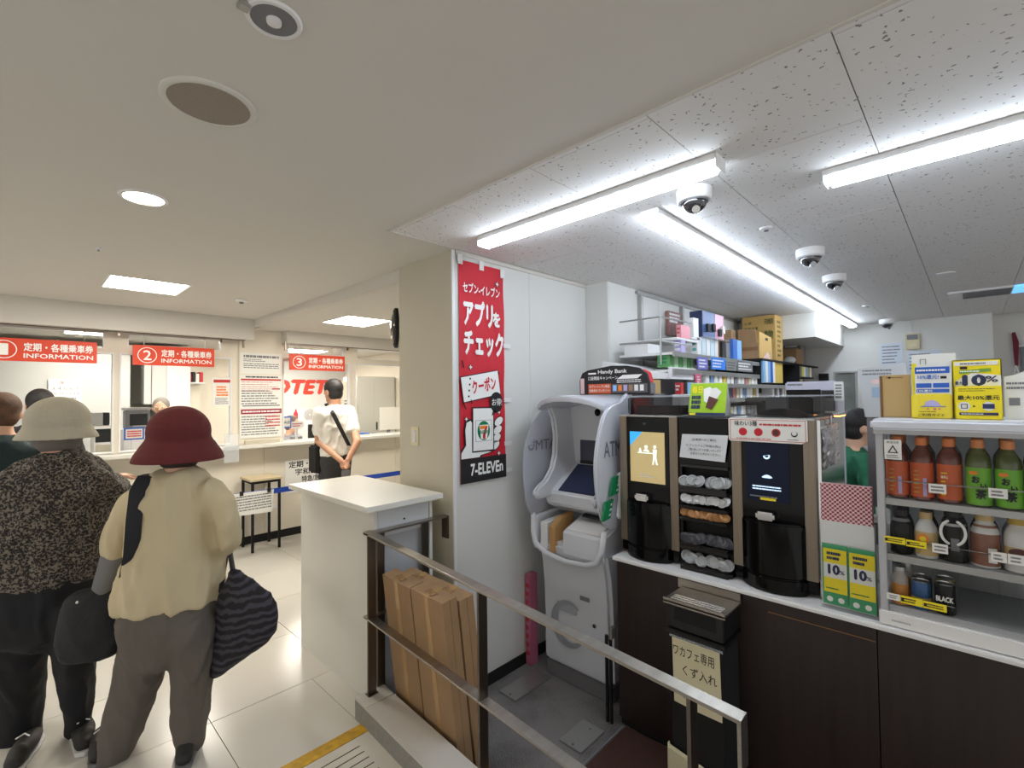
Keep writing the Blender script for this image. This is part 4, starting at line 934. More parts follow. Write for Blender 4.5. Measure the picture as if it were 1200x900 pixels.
MB(f).ring(disc(-.632, 1.235, .013, k=20, a0=PI, a1=2*PI)+[(-.619, 1.24)], disc(-.632, 1.237, .008, k=20, a0=PI, a1=2*PI)+[(-.624, 1.24)], .004, .006).obj('cup_icon', lb_, t)
MB(f).prism([(-.652, 1.145)] + [(-.652+.04*i/10, 1.147+.010*math.sin(PI*i/10)) for i in range(11)] + [(-.612, 1.145), (-.620, 1.143), (-.644, 1.143)], .004, .006).obj('lid_icon', lb_, t)
lines(t, f, -.69, -.58, 1.09, 1.112, 2, lb_, .006, 23, ragged=False, th=.5); lines(t, f, -.70, -.56, 1.058, 1.07, 1, 'gink', .006, 24); flat(t, 'yellow_mark', f, rect(-.66, -.60, 1.050, 1.060), 'yel', .007)
t = thing('taste_banner', (2.2, .63, 1.295), 'white curled banner with four coffee pictures on the machine', 'banner')
bf = Fr((2.192, 0, 0), (0, -1, 0), (0, 0, 1), (-1, 0, 0))
MB(bf).prism([(-.782, 1.30), (-.776, 1.293), (-.50, 1.293), (-.478, 1.305), (-.478, 1.385), (-.484, 1.390), (-.776, 1.393), (-.782, 1.388)], 0, .002).obj('sheet', 'paper', t)
MB(bf).ring(rect(-.776, -.484, 1.299, 1.387), rect(-.774, -.486, 1.301, 1.385), .002, .0026).obj('frame_line', 'rink', t)
txt(t, '味わい3種', bf, -.755, 1.360, .09, .022, 'ink', .003, bold=.01); lines(t, bf, -.655, -.50, 1.361, 1.374, 1, 'rink', .003, 25, ragged=False, th=.6)
for k, (u, a) in enumerate(((-.722, 'red'), (-.660, 'red'), (-.592, mat('coffee_brown', (84, 40, 36), .6)), (-.525, 'paper'))):
    if k < 3: flat(t, 'picture_disc', bf, disc(u, 1.335, .017, k=24), 'rink', .003); flat(t, 'coffee_disc', bf, disc(u, 1.335, .012, k=20), a, .0038)
    else: flat(t, 'cup_picture', bf, disc(u, 1.332, .012, k=20), 'ink', .003); flat(t, 'cup_rim', bf, disc(u, 1.335, .009, k=20), 'paper', .0038)
lines(t, bf, -.75, -.56, 1.303, 1.310, 1, 'rink', .003, 26); lines(t, bf, -.55, -.50, 1.305, 1.312, 1, 'gink', .003, 27)
# ---- lid and straw rack between the machines
t = thing('lid_rack', (2.4, .90, .686), 'black rack of cup lids and straws between the coffee machines', 'rack')
B(W, 2.24, 2.72, .78, 1.018, .687, 1.388).obj('back', 'matte', t); B(W, 2.205, 2.24, 1.006, 1.018, .687, 1.385).obj('side_panel', 'gloss', t); B(W, 2.205, 2.24, .78, .79, .687, 1.385).obj('side_panel', 'gloss', t)
B(W, 2.20, 2.24, .79, 1.006, 1.17, 1.388).obj('upper_panel', 'gloss', t); B(W, 2.19, 2.24, .79, 1.006, 1.158, 1.17).obj('ledge', 'black', t); B(W, 2.185, 2.24, .78, 1.012, .687, .705).obj('base', 'black', t)
lidm = mat('lid_plastic', (196, 200, 204), .25, alpha=.75); lidw = mat('lid_white', (225, 228, 232), .35); lidb = mat('lid_brown', (186, 138, 92), .5); lidd = mat('lid_smoke', (96, 98, 106), .15, alpha=.75)
rn = random.Random(4); lid_n = {}
spec_rows = [(1.058, [(.905, .998), (.795, .88)], lidm, 'clear', 'upper'), (.982, [(.79, 1.0)], lidw, 'white', 'white'), (.928, [(.79, 1.0)], lidb, 'brown', 'brown'), (.795, [(.905, .998), (.79, .885)], lidd, 'smoky', 'middle'), (.700, [(.905, .998), (.79, .885)], lidm, 'clear', 'lowest')]
for zz, segs, m, word, row in spec_rows:
    tr = B(W, 2.17, 2.24, .79, 1.006, zz-.012, zz).obj('tray', 'black', t); B(W, 2.165, 2.171, .79, 1.006, zz-.014, zz+(.016 if word not in ('brown', 'white') else .002)).obj('tray_lip', 'smoke', tr)
    for a, b in segs:
        side = '' if len(segs) == 1 else (' at the left' if a > .9 else ' at the right')
        n_ = 10 if len(segs) == 1 else 5
        for k in range(n_):
            y = b - (b-a)*(k+.5)/n_; z = zz + (.034 if word in ('white', 'brown') else .040) + rn.uniform(-.004, .006)
            if word == 'brown': z = zz+.024
            r_ = .021 if n_ > 5 else .027
            if word == 'brown': r_ = .020
            ax = Vector((-.8, rn.uniform(-.5, .5), rn.uniform(-.3, .6))).normalized()
            c = Vector((2.195 - (.012 if word == 'brown' else 0) + rn.uniform(-.008, .008), y, z-.004))
            MB().lathe(c, [(r_, 0), (r_, .003), (r_*.86, .006), (r_*.8, .013), (r_*.74, .012), (r_*.7, .008)], 14, ax).obj('cup_lid', m, smooth=True,
                label='%s cup lids packed in the %s tray%s of the rack' % (word, row, side), cat='lid', group='%s cup lids, %s tray%s' % (word, row, side))
t = thing('notice_card', (2.19, .9, 1.2), 'tilted white notice card with Japanese print over the lid rack', 'notice')
nf = Fr((2.188, 0, 0), (0, -1, 0), (0, 0, 1), (-1, 0, 0))
MB(nf).prism([(-1.008, 1.203), (-.80, 1.195), (-.783, 1.315), (-.993, 1.312)], 0, .003).obj('card', mat('card_white', (214, 218, 222), .5), t)
txt(t, '(お客様へのご案内)', nf, -.945, 1.282, .11, .014, 'ink', .004)
for k, s in enumerate(('セブンカフェご利用の際は', 'ご購入後レジにてお渡しいたします', '店員までお声がけください。')): txt(t, s, nf, -.975+.01*k, 1.256-.0185*k, .16-.01*k, .0125, 'ink', .004)
# ---- hoppers on top
t = thing('bean_hopper', (2.45, 1.17, 1.396), 'smoked clear bean hopper on the left coffee machine', 'hopper')
B(W, 2.26, 2.68, 1.035, 1.325, 1.396, 1.485).obj('bin', 'smoke', t, bevel=.006); B(W, 2.25, 2.69, 1.028, 1.332, 1.486, 1.494).obj('lid', 'acryl', t, bevel=.002)
B(W, 2.28, 2.5, 1.10, 1.28, 1.3965, 1.44).obj('beans', mat('bean_brown', (50, 32, 26), .7, nz=(90, .4)), t, kind='stuff')
t = thing('bean_hopper', (2.45, .6, 1.396), 'smoked clear bean hopper behind the banner on the right coffee machine', 'hopper')
B(W, 2.26, 2.68, .472, .735, 1.396, 1.482).obj('bin', 'smoke', t, bevel=.006); B(W, 2.25, 2.69, .465, .742, 1.483, 1.490).obj('lid', 'acryl', t, bevel=.002)
MB(FX(2.30)).prism(disc(-.60, 1.397, .10, .035, k=20, a0=0, a1=PI), -.02, 0).obj('beans', mat('bean_brown'), t, kind='stuff'); B(W, 2.30, 2.34, .58, .66, 1.397, 1.48).obj('divider', 'gink', t)
# tent card
t = thing('tent_card', (2.3, .88, 1.396), 'lime green tent card with paper cups printed on it', 'card')
tf = Fr((2.262, 0, 1.397), (0, -1, 0), Vector((.25, 0, 1)).normalized(), Vector((-1, 0, .25)).normalized())
MB(tf).box(-.995, -.822, 0, .158, -.002, 0).obj('front_face', 'lime', t)
MB().add([Vector(p) for p in ((2.262, .995, 1.397), (2.262, .822, 1.397), (2.302, .822, 1.552), (2.302, .995, 1.552), (2.342, .995, 1.397), (2.342, .822, 1.397))], [(0, 1, 2, 3), (3, 2, 5, 4)]).obj('card', 'white', t)
MB().add([Vector(p) for p in ((2.262, .8215, 1.397), (2.302, .8215, 1.552), (2.342, .8215, 1.397))], [(0, 1, 2)]).obj('side_wing', mat('pale_grey', (206, 208, 206), .5), t)
txt(t, '毎日', tf, -.985, .11, .05, .035, 'yel', .001, bold=.03); lines(t, tf, -.985, -.94, .03, .10, 3, 'navy', .001, 28, th=.8, ragged=False)
flat(t, 'bottom_bar', tf, rect(-.995, -.822, 0, .014), 'navy', .001); flat(t, 'yellow_tag', tf, rect(-.99, -.96, .002, .012), 'yel', .002)
flat(t, 'white_cup', tf, [(-.925, .07), (-.905, .06), (-.88, .12), (-.90, .14), (-.93, .13)], 'wprint', .0012); flat(t, 'white_cup', tf, [(-.90, .08), (-.87, .07), (-.845, .115), (-.87, .135), (-.895, .13)], 'paper', .002)
flat(t, 'brown_cup', tf, rot([(-.905, .032), (-.875, .032), (-.865, .088), (-.912, .088)], (-.89, .06), -.35), mat('coffee_brown'), .003)
# ---- trash bin on the counter front
t = thing('waste_bin', (2.03, .84, SZ), 'black waste bin with steel tray top and handwritten paper sign', 'bin')
B(W, 1.945, 2.118, .735, .955, SZ+.0125, .49).obj('body', 'matte', t, bevel=.004)
B(W, 1.94, 2.118, .73, .958, .515, .622).obj('head', 'black', t, bevel=.004); B(W, 1.9385, 1.94, .76, .93, .55, .605).obj('opening', 'matte', t)
B(W, 1.925, 2.118, .722, .966, .492, .512).obj('collar', 'black', t, bevel=.004)
tr = B(W, 1.92, 2.10, .716, .972, .624, .632).obj('tray', 'steel', t, bevel=.001)
B(W, 1.92, 1.926, .716, .972, .618, .642).obj('tray_edge', 'steel', tr, bevel=.001); B(W, 2.104, 2.112, .72, .99, .624, .664).obj('back_plate', 'steel', tr, bevel=.001)
for k in range(3): MB().cyl((1.95+.02*k, .74, .634), (1.95+.02*k, .95, .634), .003, 8).obj('tray_rib', 'chrome', tr)
pf = FX(1.943)
MB(pf).prism([(-.945, .475), (-.748, .475), (-.743, .205), (-.86, .205), (-.94, .21)], 0, .002).obj('paper_sign', 'bpaper', t)
txt(t, 'ワカフェ専用', pf, -.94, .405, .17, .045, 'ink', .003, bold=0); txt(t, 'くず入れ', pf, -.90, .335, .14, .042, 'ink', .003, bold=0)
lines(t, pf, -.90, -.83, .235, .25, 1, 'gink', .003, 29)
MB(pf).box(-.955, -.735, .476, .486, .0, .004).obj('clear_tape', 'acryl', t)
crate('low_carton', 1.95, 2.10, .66, .96, SZ+.011, SZ+.16, 'bpaper', 'low pale carton on the floor under the waste bin', 'box') if False else None
t = thing('wrapped_base', (1.93, .9, SZ), 'pale paper packet standing at the foot of the waste bin', 'packet')
MB(FX(1.93)).prism([(-.962, SZ+.001), (-.80, SZ+.001), (-.81, .005), (-.955, .03), (-.96, .045)], .0, .02).obj('packet_body', 'bpaper', t, bevel=.004)
# black pipes beside the cash machine
t = thing('pipe_pair', (2.2, 1.36, SZ), 'two thin black posts with a grey cap beside the counter end', 'pipe')
for y in (1.352, 1.375): MB().cyl((2.10, y, SZ), (2.10, y, .28), .009, 10).obj('pipe', 'black', t, smooth=True)
MB(W).box(2.085, 2.13, 1.335, 1.352, .27, .33).obj('cap', 'alu', t, bevel=.004)
for q, (x, y) in enumerate(((1.95, 1.88), (1.88, 1.40))):
    t = thing('floor_plate', (x, y, SZ), ('grey metal floor plate beside the wall' if q == 0 else 'grey metal floor plate before the counter corner'), 'plate')
    B(W, x-.06, x+.24 if q == 0 else x+.14, y-.06, y+.07, SZ, SZ+.008).obj('plate', 'alu', t, bevel=.002)
    for a in (-.04, .1): MB().cyl((x+a, y, SZ+.008), (x+a, y, SZ+.011), .006, 8).obj('screw', 'gink', t)
# ================================================================ HOT DRINK CASE
KX, KY0, KY1 = 2.12, -.62, .258
kf = FX(KX); cg = mat('case_grey', (176, 178, 182), .4)
t = thing('drink_warmer', (2.3, -.18, .686), 'glass fronted hot drink case with white top and bottles inside', 'display case')
B(W, KX-.005, 2.52, KY0, KY1, .688, .737).obj('base', 'white', t, bevel=.004)
B(W, KX-.02, 2.53, KY0-.01, KY1+.008, 1.367, 1.403).obj('top_board', mat('case_top', (214, 218, 228), .3), t, bevel=.008, seg=3)
B(W, KX-.006, 2.52, KY0, KY1, 1.352, 1.367).obj('top_frame', cg, t)
for x in (KX, 2.50): B(W, x, x+.02, KY1-.026, KY1-.004, .737, 1.352).obj('corner_post', cg, t, bevel=.002)
for x in (KX, 2.50): B(W, x, x+.02, KY0, KY0+.02, .737, 1.352).obj('corner_post', cg, t, bevel=.002)
B(W, KX+.02, 2.5, KY1-.008, KY1-.005, .737, 1.352).obj('side_glass', 'glass', t)
B(W, KX+.004, KX+.007, KY0, KY1-.026, .745, 1.352).obj('front_glass', 'glass', t)
B(W, KX+.004, KX+.008, -.22, -.214, .745, 1.352).obj('door_edge', 'chrome', t)
B(W, 2.5, 2.505, KY0, KY1, .737, 1.352).obj('back_glass', mat('back_pane', (190, 198, 204), .2, alpha=.75), t)
shelves = ((1.105, 1.127), (.910, .934))
for z0_, z1_ in shelves:
    B(W, KX+.012, 2.49, KY0+.02, KY1-.028, z0_+.008, z1_).obj('shelf', cg, t); B(W, KX+.010, KX+.016, KY0+.02, KY1-.026, z0_, z1_).obj('shelf_edge', 'alu', t)
B(W, KX+.012, 2.49, KY0+.02, KY1-.028, .738, .758).obj('shelf', cg, t)
for z in (1.190, .985, .793): MB().cyl((KX+.014, KY1-.026, z), (KX+.014, KY0+.02 if z > .8 else .06, z), .0022, 8).obj('guard_wire', 'chrome', t)
txt(t, 'nichiwa', FX(KX-.005), -.222, .706, .05, .008, 'gink', .001)
# lane dividers of the empty shelf
for y in (.056, .005, -.046, -.097, -.148): MB().quad((2.15, y, .76), (2.48, y, .76), (2.48, y, .90), (2.15, y, .86)).add([Vector((2.15, y-.001, .76)), Vector((2.48, y-.001, .76)), Vector((2.48, y-.001, .90)), Vector((2.15, y-.001, .86))], [(0, 1, 2, 3)]).obj('lane_divider', 'acryl', t)
B(W, 2.48, 2.49, -.6, .20, .76, .90).obj('back_board', mat('pale_grey', (206, 208, 206), .5), t); B(W, 2.475, 2.48, -.6, .20, .87, .905).obj('teal_strip', mat('teal_dark', (60, 110, 100), .6), t)
s = thing('warning_sticker', (2.12, .2, 1.27), 'small white warning sticker with a triangle on the case glass', 'sticker')
sf = FX(2.118); MB(sf).box(-.229, -.182, 1.265, 1.333, 0, .001).obj('sticker_sheet', 'paper', s)
MB(sf).ring([(-.22, 1.287), (-.191, 1.287), (-.2055, 1.315)], [(-.215, 1.29), (-.196, 1.29), (-.2055, 1.308)], .001, .002).obj('triangle', 'ink', s)
lines(s, sf, -.224, -.187, 1.268, 1.282, 2, 'gink', .0015, 40); txt(s, '高温注意', sf, -.222, 1.32, .033, .008, 'ink', .0015)
def bottle(x, y, z, prof_, parts, label, name='tea_bottle', cat='bottle', group=None, m='glass', seg=20):
    """prof_: (radius, height) outline; parts: (name, z0, z1, radius, material) sleeves over it"""
    b = thing(name, (x, y, z), label, cat, group)
    MB().lathe((x, y, z), prof_, seg).obj('bottle_body', m, b, smooth=True)
    for nm, z0_, z1_, r0, r1, mm in parts: MB().lathe((x, y, z+z0_), [(r0, 0), (r0, .0005), (r1, z1_-z0_-.0005), (r1, z1_-z0_)], seg).obj(nm, mm, b, smooth=True)
    return b
PET = [(.026, 0), (.031, .004), (.031, .118), (.032, .135), (.030, .152), (.022, .168), (.0145, .182), (.0145, .190)]
t_or = mat('tea_amber', (96, 34, 16), .08, coat=.5); l_or = mat('tea_label_orange', (200, 88, 36), .45); t_gr = mat('tea_green', (70, 84, 28), .08, coat=.5); l_gr = mat('tea_label_green', (110, 178, 40), .45)
capo = mat('cap_orange', (226, 128, 60), .4); capg = mat('cap_pale_orange', (222, 140, 78), .4)
ordn = ['first', 'second', 'third', 'fourth', 'fifth', 'sixth']
def pet(x, y, z, kind, label, g=None):
    if kind == 'o': b = bottle(x, y, z, PET, [('sleeve', .012, .128, .0318, .0318, l_or), ('cap', .186, .212, .0165, .016, capo), ('neck_tag', .150, .172, .0295, .020, capo)], label, group=g, m=t_or)
    else: b = bottle(x, y, z, PET, [('sleeve', .006, .124, .0318, .0318, l_gr), ('cap', .186, .212, .0165, .016, capg), ('neck_tag', .150, .172, .0295, .020, capg)], label, group=g, m=t_gr)
    return b
for k, y in enumerate((.200, .134, .064, -.006, -.074, -.144)):
    kd = 'o' if k < 3 else 'g'
    lab = ('brown tea bottle with orange label, %s from the left on the top shelf' % ordn[k]) if kd == 'o' else ('green tea bottle with green label, %s from the left on the top shelf' % ordn[k])
    b = pet(2.172, y, 1.128, kd, lab, 'tea bottles in the front row of the top shelf')
    f2 = FX(2.172-.0322)
    if kd == 'o':
        if k == 2: txt(b, 'ほうじ', f2, -y-.02, 1.21, .018, .010, 'wprint', .001, bold=.02)
        else: B(f2, -y+.004, -y+.014, 1.145, 1.205, -.003, .0005).obj('code_panel', 'lav', b)
        lines(b, f2, -y-.02, -y-.004, 1.15, 1.235, 6, 'yel' if k == 2 else 'gold', .0004, 41+k, th=.3)
    else:
        txt(b, 'お', f2, -y-.016, 1.205, .018, .020, 'ink', .001, bold=.05); txt(b, '茶', f2, -y-.008, 1.155, .024, .028, 'ink', .001, bold=.05); txt(b, 'い', f2, -y+.004, 1.19, .013, .013, 'ink', .001, bold=.05)
        flat(b, 'orange_cloud', f2, disc(-y-.012, 1.236, .011, .006, k=16), 'orange', .001)
    for r_ in (1, 2):
        pet(2.172+.068*r_, y, 1.128, kd, ('brown' if kd == 'o' else 'green')+' tea bottle standing %s row behind the %s front bottle of the top shelf' % ('one' if r_ == 1 else 'two', ordn[k]), 'tea bottles in the rear rows of the top shelf')
# second shelf: coffee bottles
dk = mat('coffee_bottle_dark', (20, 18, 18), .2, spec=.2); goldp = mat('latte_gold', (196, 168, 110), .3); brn = mat('cocoa_bottle', (128, 82, 62), .25); milk = mat('milk_bottle', (206, 206, 204), .25)
CAN = [(.028, 0), (.031, .004), (.031, .085), (.029, .10), (.020, .122), (.0165, .128), (.0165, .132)]
z2 = .935
b = bottle(2.17, .195, z2, CAN, [('cap', .130, .150, .0185, .018, 'ink'), ('neck_ring', .112, .122, .0262, .0205, 'gink'), ('gold_band', .04, .046, .0315, .0315, 'gold')], 'black aluminium coffee bottle, leftmost on the middle shelf', 'coffee_bottle', m=dk)
b = bottle(2.17, .128, z2, CAN, [('cap', .130, .152, .0185, .018, goldp), ('sleeve', .01, .088, .0313, .0313, goldp)], 'gold coffee bottle, second on the middle shelf', 'coffee_bottle', m=milk)
flat(b, 'round_mark', FX(2.17-.0316), disc(-.135, 1.0, .016, k=20), 'orange', .001); flat(b, 'inner_mark', FX(2.17-.0316), disc(-.135, 1.0, .009, k=20), 'yel', .002)
BIG = [(.032, 0), (.036, .004), (.036, .095), (.034, .115), (.026, .135), (.021, .142), (.021, .146)]
b = bottle(2.18, .059, z2, BIG, [('cap', .146, .168, .023, .022, 'ink'), ('neck_ring', .118, .126, .0335, .031, 'alu')], 'black coffee bottle with big white ring mark on the middle shelf', 'coffee_bottle', m=dk)
ri = [(.030*math.cos(a), .040*math.sin(a)) for a in [2.05+i*.145 for i in range(16)]]
for sg in (1, -1):
    pts = [(2.137, .059-sg*(-.030)*1.0*math.cos(a), 1.035+.040*math.sin(a)) for a in [-1.15+i*2.3/12 for i in range(13)]]
    pts = [(2.137, .059+sg*.030*math.cos(a), 1.035+.040*math.sin(a)) for a in [-1.15+i*2.3/12 for i in range(13)]]
    MB().tube(pts, [(.0042, .0042)]*13, seg=8).obj('white_arc', 'wprint', b, smooth=True)
B(FX(2.143), -.065, -.045, .975, 1.015, 0, .001).obj('price_mark', 'gink', b)
b = bottle(2.18, -.016, z2, BIG, [('cap', .146, .172, .023, .0225, goldp), ('sleeve', .008, .100, .0368, .0368, brn), ('shoulder', .100, .134, .0366, .0275, brn)], 'brown cocoa bottle with white label on the middle shelf', 'cocoa_bottle', m=milk)
B(FX(2.144), .022, .042, .955, 1.0, -.006, .001).obj('side_label', 'paper', b)
b = bottle(2.18, -.092, z2, BIG, [('cap', .146, .165, .024, .0235, 'gold'), ('sleeve', .035, .078, .0368, .0368, goldp)], 'white milk coffee bottle with gold oval, fifth on the middle shelf', 'coffee_bottle', m=milk)
flat(b, 'oval_mark', FX(2.142), disc(.088, 1.0, .022, .012, k=20), mat('coffee_brown'), .001)
for k, (y, m_) in enumerate(((.195, dk), (.128, dk), (.059, dk), (-.016, dk), (-.092, milk))):
    bottle(2.25, y, z2, BIG if k > 1 else CAN, [('cap', .130, .152, .0185, .018, 'ink')] if k < 2 else [('cap', .146, .168, .023, .022, 'ink')], 'coffee bottle in the rear row of the middle shelf behind the %s one' % ordn[k], 'coffee_bottle', m=m_, group='coffee bottles in the rear row')
# lowest shelf: a jar, cans
z3 = .759
b = bottle(2.165, .203, z3, [(.022, 0), (.025, .003), (.025, .088), (.020, .100), (.017, .104), (.017, .118)], [('sleeve', .002, .072, .0253, .0253, mat('corn_amber', (190, 124, 50), .3)), ('cap', .116, .128, .019, .018, 'alu')], 'small amber soup bottle with clear neck on the lowest shelf', 'soup_bottle', m=mat('clear_jar', (200, 196, 190), .08, alpha=.6))
bottle(2.235, .19, z3, [(.022, 0), (.025, .003), (.025, .088), (.020, .100), (.017, .104), (.017, .118)], [('sleeve', .002, .080, .0253, .0253, mat('corn_amber')), ('cap', .116, .128, .019, .018, 'alu')], 'amber soup bottle behind the front one on the lowest shelf', 'soup_bottle', m=mat('clear_jar'))
def can(x, y, m_, label, word=None, hgt=.092, cat='can'):
    c = thing('drink_can', (x, y, z3), label, cat)
    MB().lathe((x, y, z3), [(.024, 0), (.0265, .004), (.0265, hgt-.008), (.0245, hgt-.001), (.0235, hgt), (.0225, hgt-.003), (.001, hgt-.003)], 24).obj('can_body', m_, c, smooth=True)
    MB().lathe((x, y, z3), [(.0246, hgt-.002), (.0248, hgt+.0005), (.0232, hgt+.0005), (.0226, hgt-.0025), (.0008, hgt-.0028)], 24).obj('rim', 'chrome', c, smooth=True)
    B(W, x-.008, x+.006, y-.004, y+.004, z3+hgt-.003, z3+hgt-.0015).obj('pull_tab', 'chrome', c)
    if word: txt(c, word, FX(x-.0272), -y-.021, z3+.045, .042, .016, 'wprint', .001, bold=.04)
    return c
c = can(2.165, .146, mat('can_blue', (46, 90, 140), .25, metal=.3, nz=(30, .3)), 'blue drink can with golden lower half on the lowest shelf'); MB().lathe((2.165, .146, z3+.01), [(.0268, 0), (.0268, .03)], 24).obj('gold_band', 'gold', c)
can(2.165, .085, dk, 'black coffee can lettered BLACK on the lowest shelf', 'BLACK', .098)
can(2.225, .146, dk, 'dark can behind the blue can on the lowest shelf'); can(2.225, .085, mat('can_gold', (120, 110, 60), .3), 'olive can behind the black can on the lowest shelf', None, .1)
# price tags clipped to the guard wires
def tag_card(y0_, y1_, z0_, z1_, m, label, word=True):
    p = thing('price_tag', (2.115, (y0_+y1_)/2, z0_), label, 'tag')
    B(W, 2.1195, 2.122, y0_, y1_, z0_, z1_).obj('tag_card', m, p)
    f = FX(2.1195); lines(p, f, -y1_+.006, -y0_-.004, z0_+.004, z1_-.004, 2, 'ink' if m == 'yel' else 'gink', .0008, int(abs(y0_)*1000), th=.5)
    if m == 'yel': flat(p, 'dark_square', f, rect(-y1_+.002, -y1_+.010, z0_+.006, z1_-.006), 'ink', .0012)
for a in ((.071, .115, 1.162, 1.192, 'paper', 'white price tag on the wire between the second and third tea bottles'), (-.069, -.027, 1.165, 1.195, 'paper', 'white price tag on the wire between the fourth and fifth tea bottles'),
          (.180, .237, .974, .996, 'yel', 'yellow price tag, left one of the middle shelf'), (.125, .178, .972, .994, 'yel', 'yellow price tag, right one of the middle shelf'),
          (.072, .111, .966, .996, 'paper', 'white price tag before the black bottle with ring mark'), (-.062, -.027, .968, .998, 'paper', 'white price tag below the brown cocoa bottle'), (-.105, -.064, .968, .998, 'paper', 'white price tag before the milk coffee bottle'),
          (.199, .235, .778, .80, 'paper', 'blank white tag before the amber soup bottle'), (.140, .198, .775, .800, 'yel', 'yellow price tag, left one of the lowest shelf'), (.080, .139, .775, .798, 'yel', 'yellow price tag, right one of the lowest shelf')): tag_card(*a)
# leaflets and stands on the case
def leaflet_stand(y0_, y1_, z0_, z1_, x, label, name='leaflet_stand'):
    return thing(name, (x, (y0_+y1_)/2, z0_), label, 'stand'), FX(x)
t, f = leaflet_stand(.165, .25, 1.404, 1.56, 2.28, 'tan cardboard leaflet box on the drink case')
B(W, 2.28, 2.33, .166, .248, 1.404, 1.562).obj('box_body', mat('tan_card', (186, 156, 104), .7), t, bevel=.002); B(W, 2.275, 2.33, .2485, .2545, 1.404, 1.56).obj('side', 'card2', t)
lines(t, f, -.235, -.175, 1.548, 1.556, 1, 'card2', .001, 50); flat(t, 'dark_dot', f, disc(-.225, 1.552, .004, k=10), 'ink', .001)
t, f = leaflet_stand(.05, .16, 1.404, 1.63, 2.23, 'yellow pocket stand holding blue leaflets on the drink case')
B(W, 2.262, 2.266, .040, .158, 1.404, 1.632).obj('back_board', 'paper', t, bevel=.0015); B(W, 2.260, 2.262, .145, .158, 1.404, 1.6).obj('yellow_edge', 'yel', t)
B(W, 2.225, 2.26, .052, .160, 1.404, 1.490).obj('pocket', mat('pocket_yellow', (232, 210, 50), .5), t, bevel=.004)
for k in range(3): B(W, 2.232+.006*k, 2.234+.006*k, .052+.004*k, .148-.002*k, 1.41, 1.575+.010*k).obj('leaflet', 'paper', t)
f2 = FX(2.231); flat(t, 'blue_heading', f2, rect(-.148, -.056, 1.562, 1.585), 'blue', .0); flat(t, 'blue_box', f2, rect(-.145, -.104, 1.512, 1.528), 'blue', .0); flat(t, 'blue_box', f2, rect(-.1, -.058, 1.512, 1.528), 'blue', .0); flat(t, 'blue_box', f2, rect(-.145, -.058, 1.495, 1.507), 'blue', .0)
txt(t, '10%還元!', f2, -.14, 1.543, .055, .014, 'blue', .001, bold=.02); txt(t, '10%還元', f2, -.142, 1.497, .04, .008, 'wprint', .0012, bold=.02); flat(t, 'dark_card', f2, rect(-.08, -.064, 1.543, 1.552), 'ink', .001)
lines(t, f2, -.143, -.06, 1.567, 1.58, 1, 'wprint', .001, 51); MB(FX(2.262)).ring(rect(-.135, -.118, 1.59, 1.615), rect(-.133, -.12, 1.592, 1.613), .001, .002).obj('phone_outline', 'gink', t)
f3 = FX(2.225); txt(t, 'ご利用ガイド', f3, -.142, 1.411, .07, .011, 'ink', .001, bold=.01); lines(t, f3, -.14, -.07, 1.426, 1.431, 1, 'ink', .001, 52)
MB(f3).prism([(-.125, 1.448), (-.12, 1.463), (-.105, 1.470), (-.09, 1.463), (-.08, 1.448)], 0, .001).obj('train_picture', 'lav', t); MB(f3).box(-.135, -.068, 1.445, 1.4475, 0, .0012).obj('track', 'blue', t)
flat(t, 'pink_dot', f3, disc(-.115, 1.438, .003, k=10), 'pink', .001); flat(t, 'pink_dot', f3, disc(-.097, 1.437, .004, k=10), 'pink', .001); flat(t, 'pink_dot', f3, disc(-.085, 1.438, .003, k=10), 'pink', .001)
t, f = leaflet_stand(-.068, .045, 1.404, 1.605, 2.22, 'tall yellow stand reading 10 percent on the drink case')
B(W, 2.245, 2.25, -.070, .050, 1.404, 1.605).obj('back_board', 'yel', t, bevel=.003); B(W, 2.215, 2.245, -.068, .044, 1.404, 1.515).obj('pocket', 'yel', t, bevel=.003)
f2 = FX(2.245); flat(t, 'white_heading', f2, rect(-.044, .062, 1.585, 1.598), 'paper', .001); lines(t, f2, -.03, .05, 1.588, 1.595, 1, 'ink', .002, 53)
flat(t, 'white_burst', f2, [(-.045, 1.515), (-.04, 1.535), (.0, 1.56), (.068, 1.55), (.068, 1.515)], 'paper', .001); txt(t, '10', f2, -.022, 1.518, .052, .034, 'navy', .002, bold=.05); txt(t, '%', f2, .032, 1.528, .028, .02, 'navy', .002, bold=.02); txt(t, '最大', f2, -.043, 1.52, .018, .012, 'navy', .002, bold=.02)
flat(t, 'green_strip', f2, rot(rect(-.032, .045, 1.560, 1.571), (0, 1.565), .08), mat('strip_green', (110, 160, 60), .6), .0015); lines(t, f2, -.03, .04, 1.561, 1.570, 1, 'wprint', .0022, 54); flat(t, 'dark_card', f2, rect(-.03, -.012, 1.573, 1.582), 'ink', .0015)
f3 = FX(2.215); lines(t, f3, -.035, .055, 1.496, 1.509, 2, 'ink', .001, 55, th=.3); txt(t, '最大10%還元', f3, -.038, 1.469, .10, .015, 'ink', .001, bold=.02)
flat(t, 'white_disc', f3, disc(-.022, 1.448, .015, k=20), 'paper', .001); MB(f3).ring(rect(-.03, -.014, 1.440, 1.456), rect(-.028, -.016, 1.442, 1.454), .001, .002).obj('card_icon', 'ink', t); flat(t, 'white_disc', f3, disc(.036, 1.448, .015, k=20), 'paper', .001); flat(t, 'wallet_icon', f3, rect(.022, .050, 1.440, 1.456), 'navy', .0018); flat(t, 'arrow', f3, [(-.001, 1.444), (.006, 1.448), (-.001, 1.452)], 'ink', .001)
flat(t, 'navy_bar', f3, rect(-.035, .058, 1.418, 1.427), 'navy', .001); lines(t, f3, -.03, .05, 1.42, 1.425, 1, 'wprint', .002, 56)
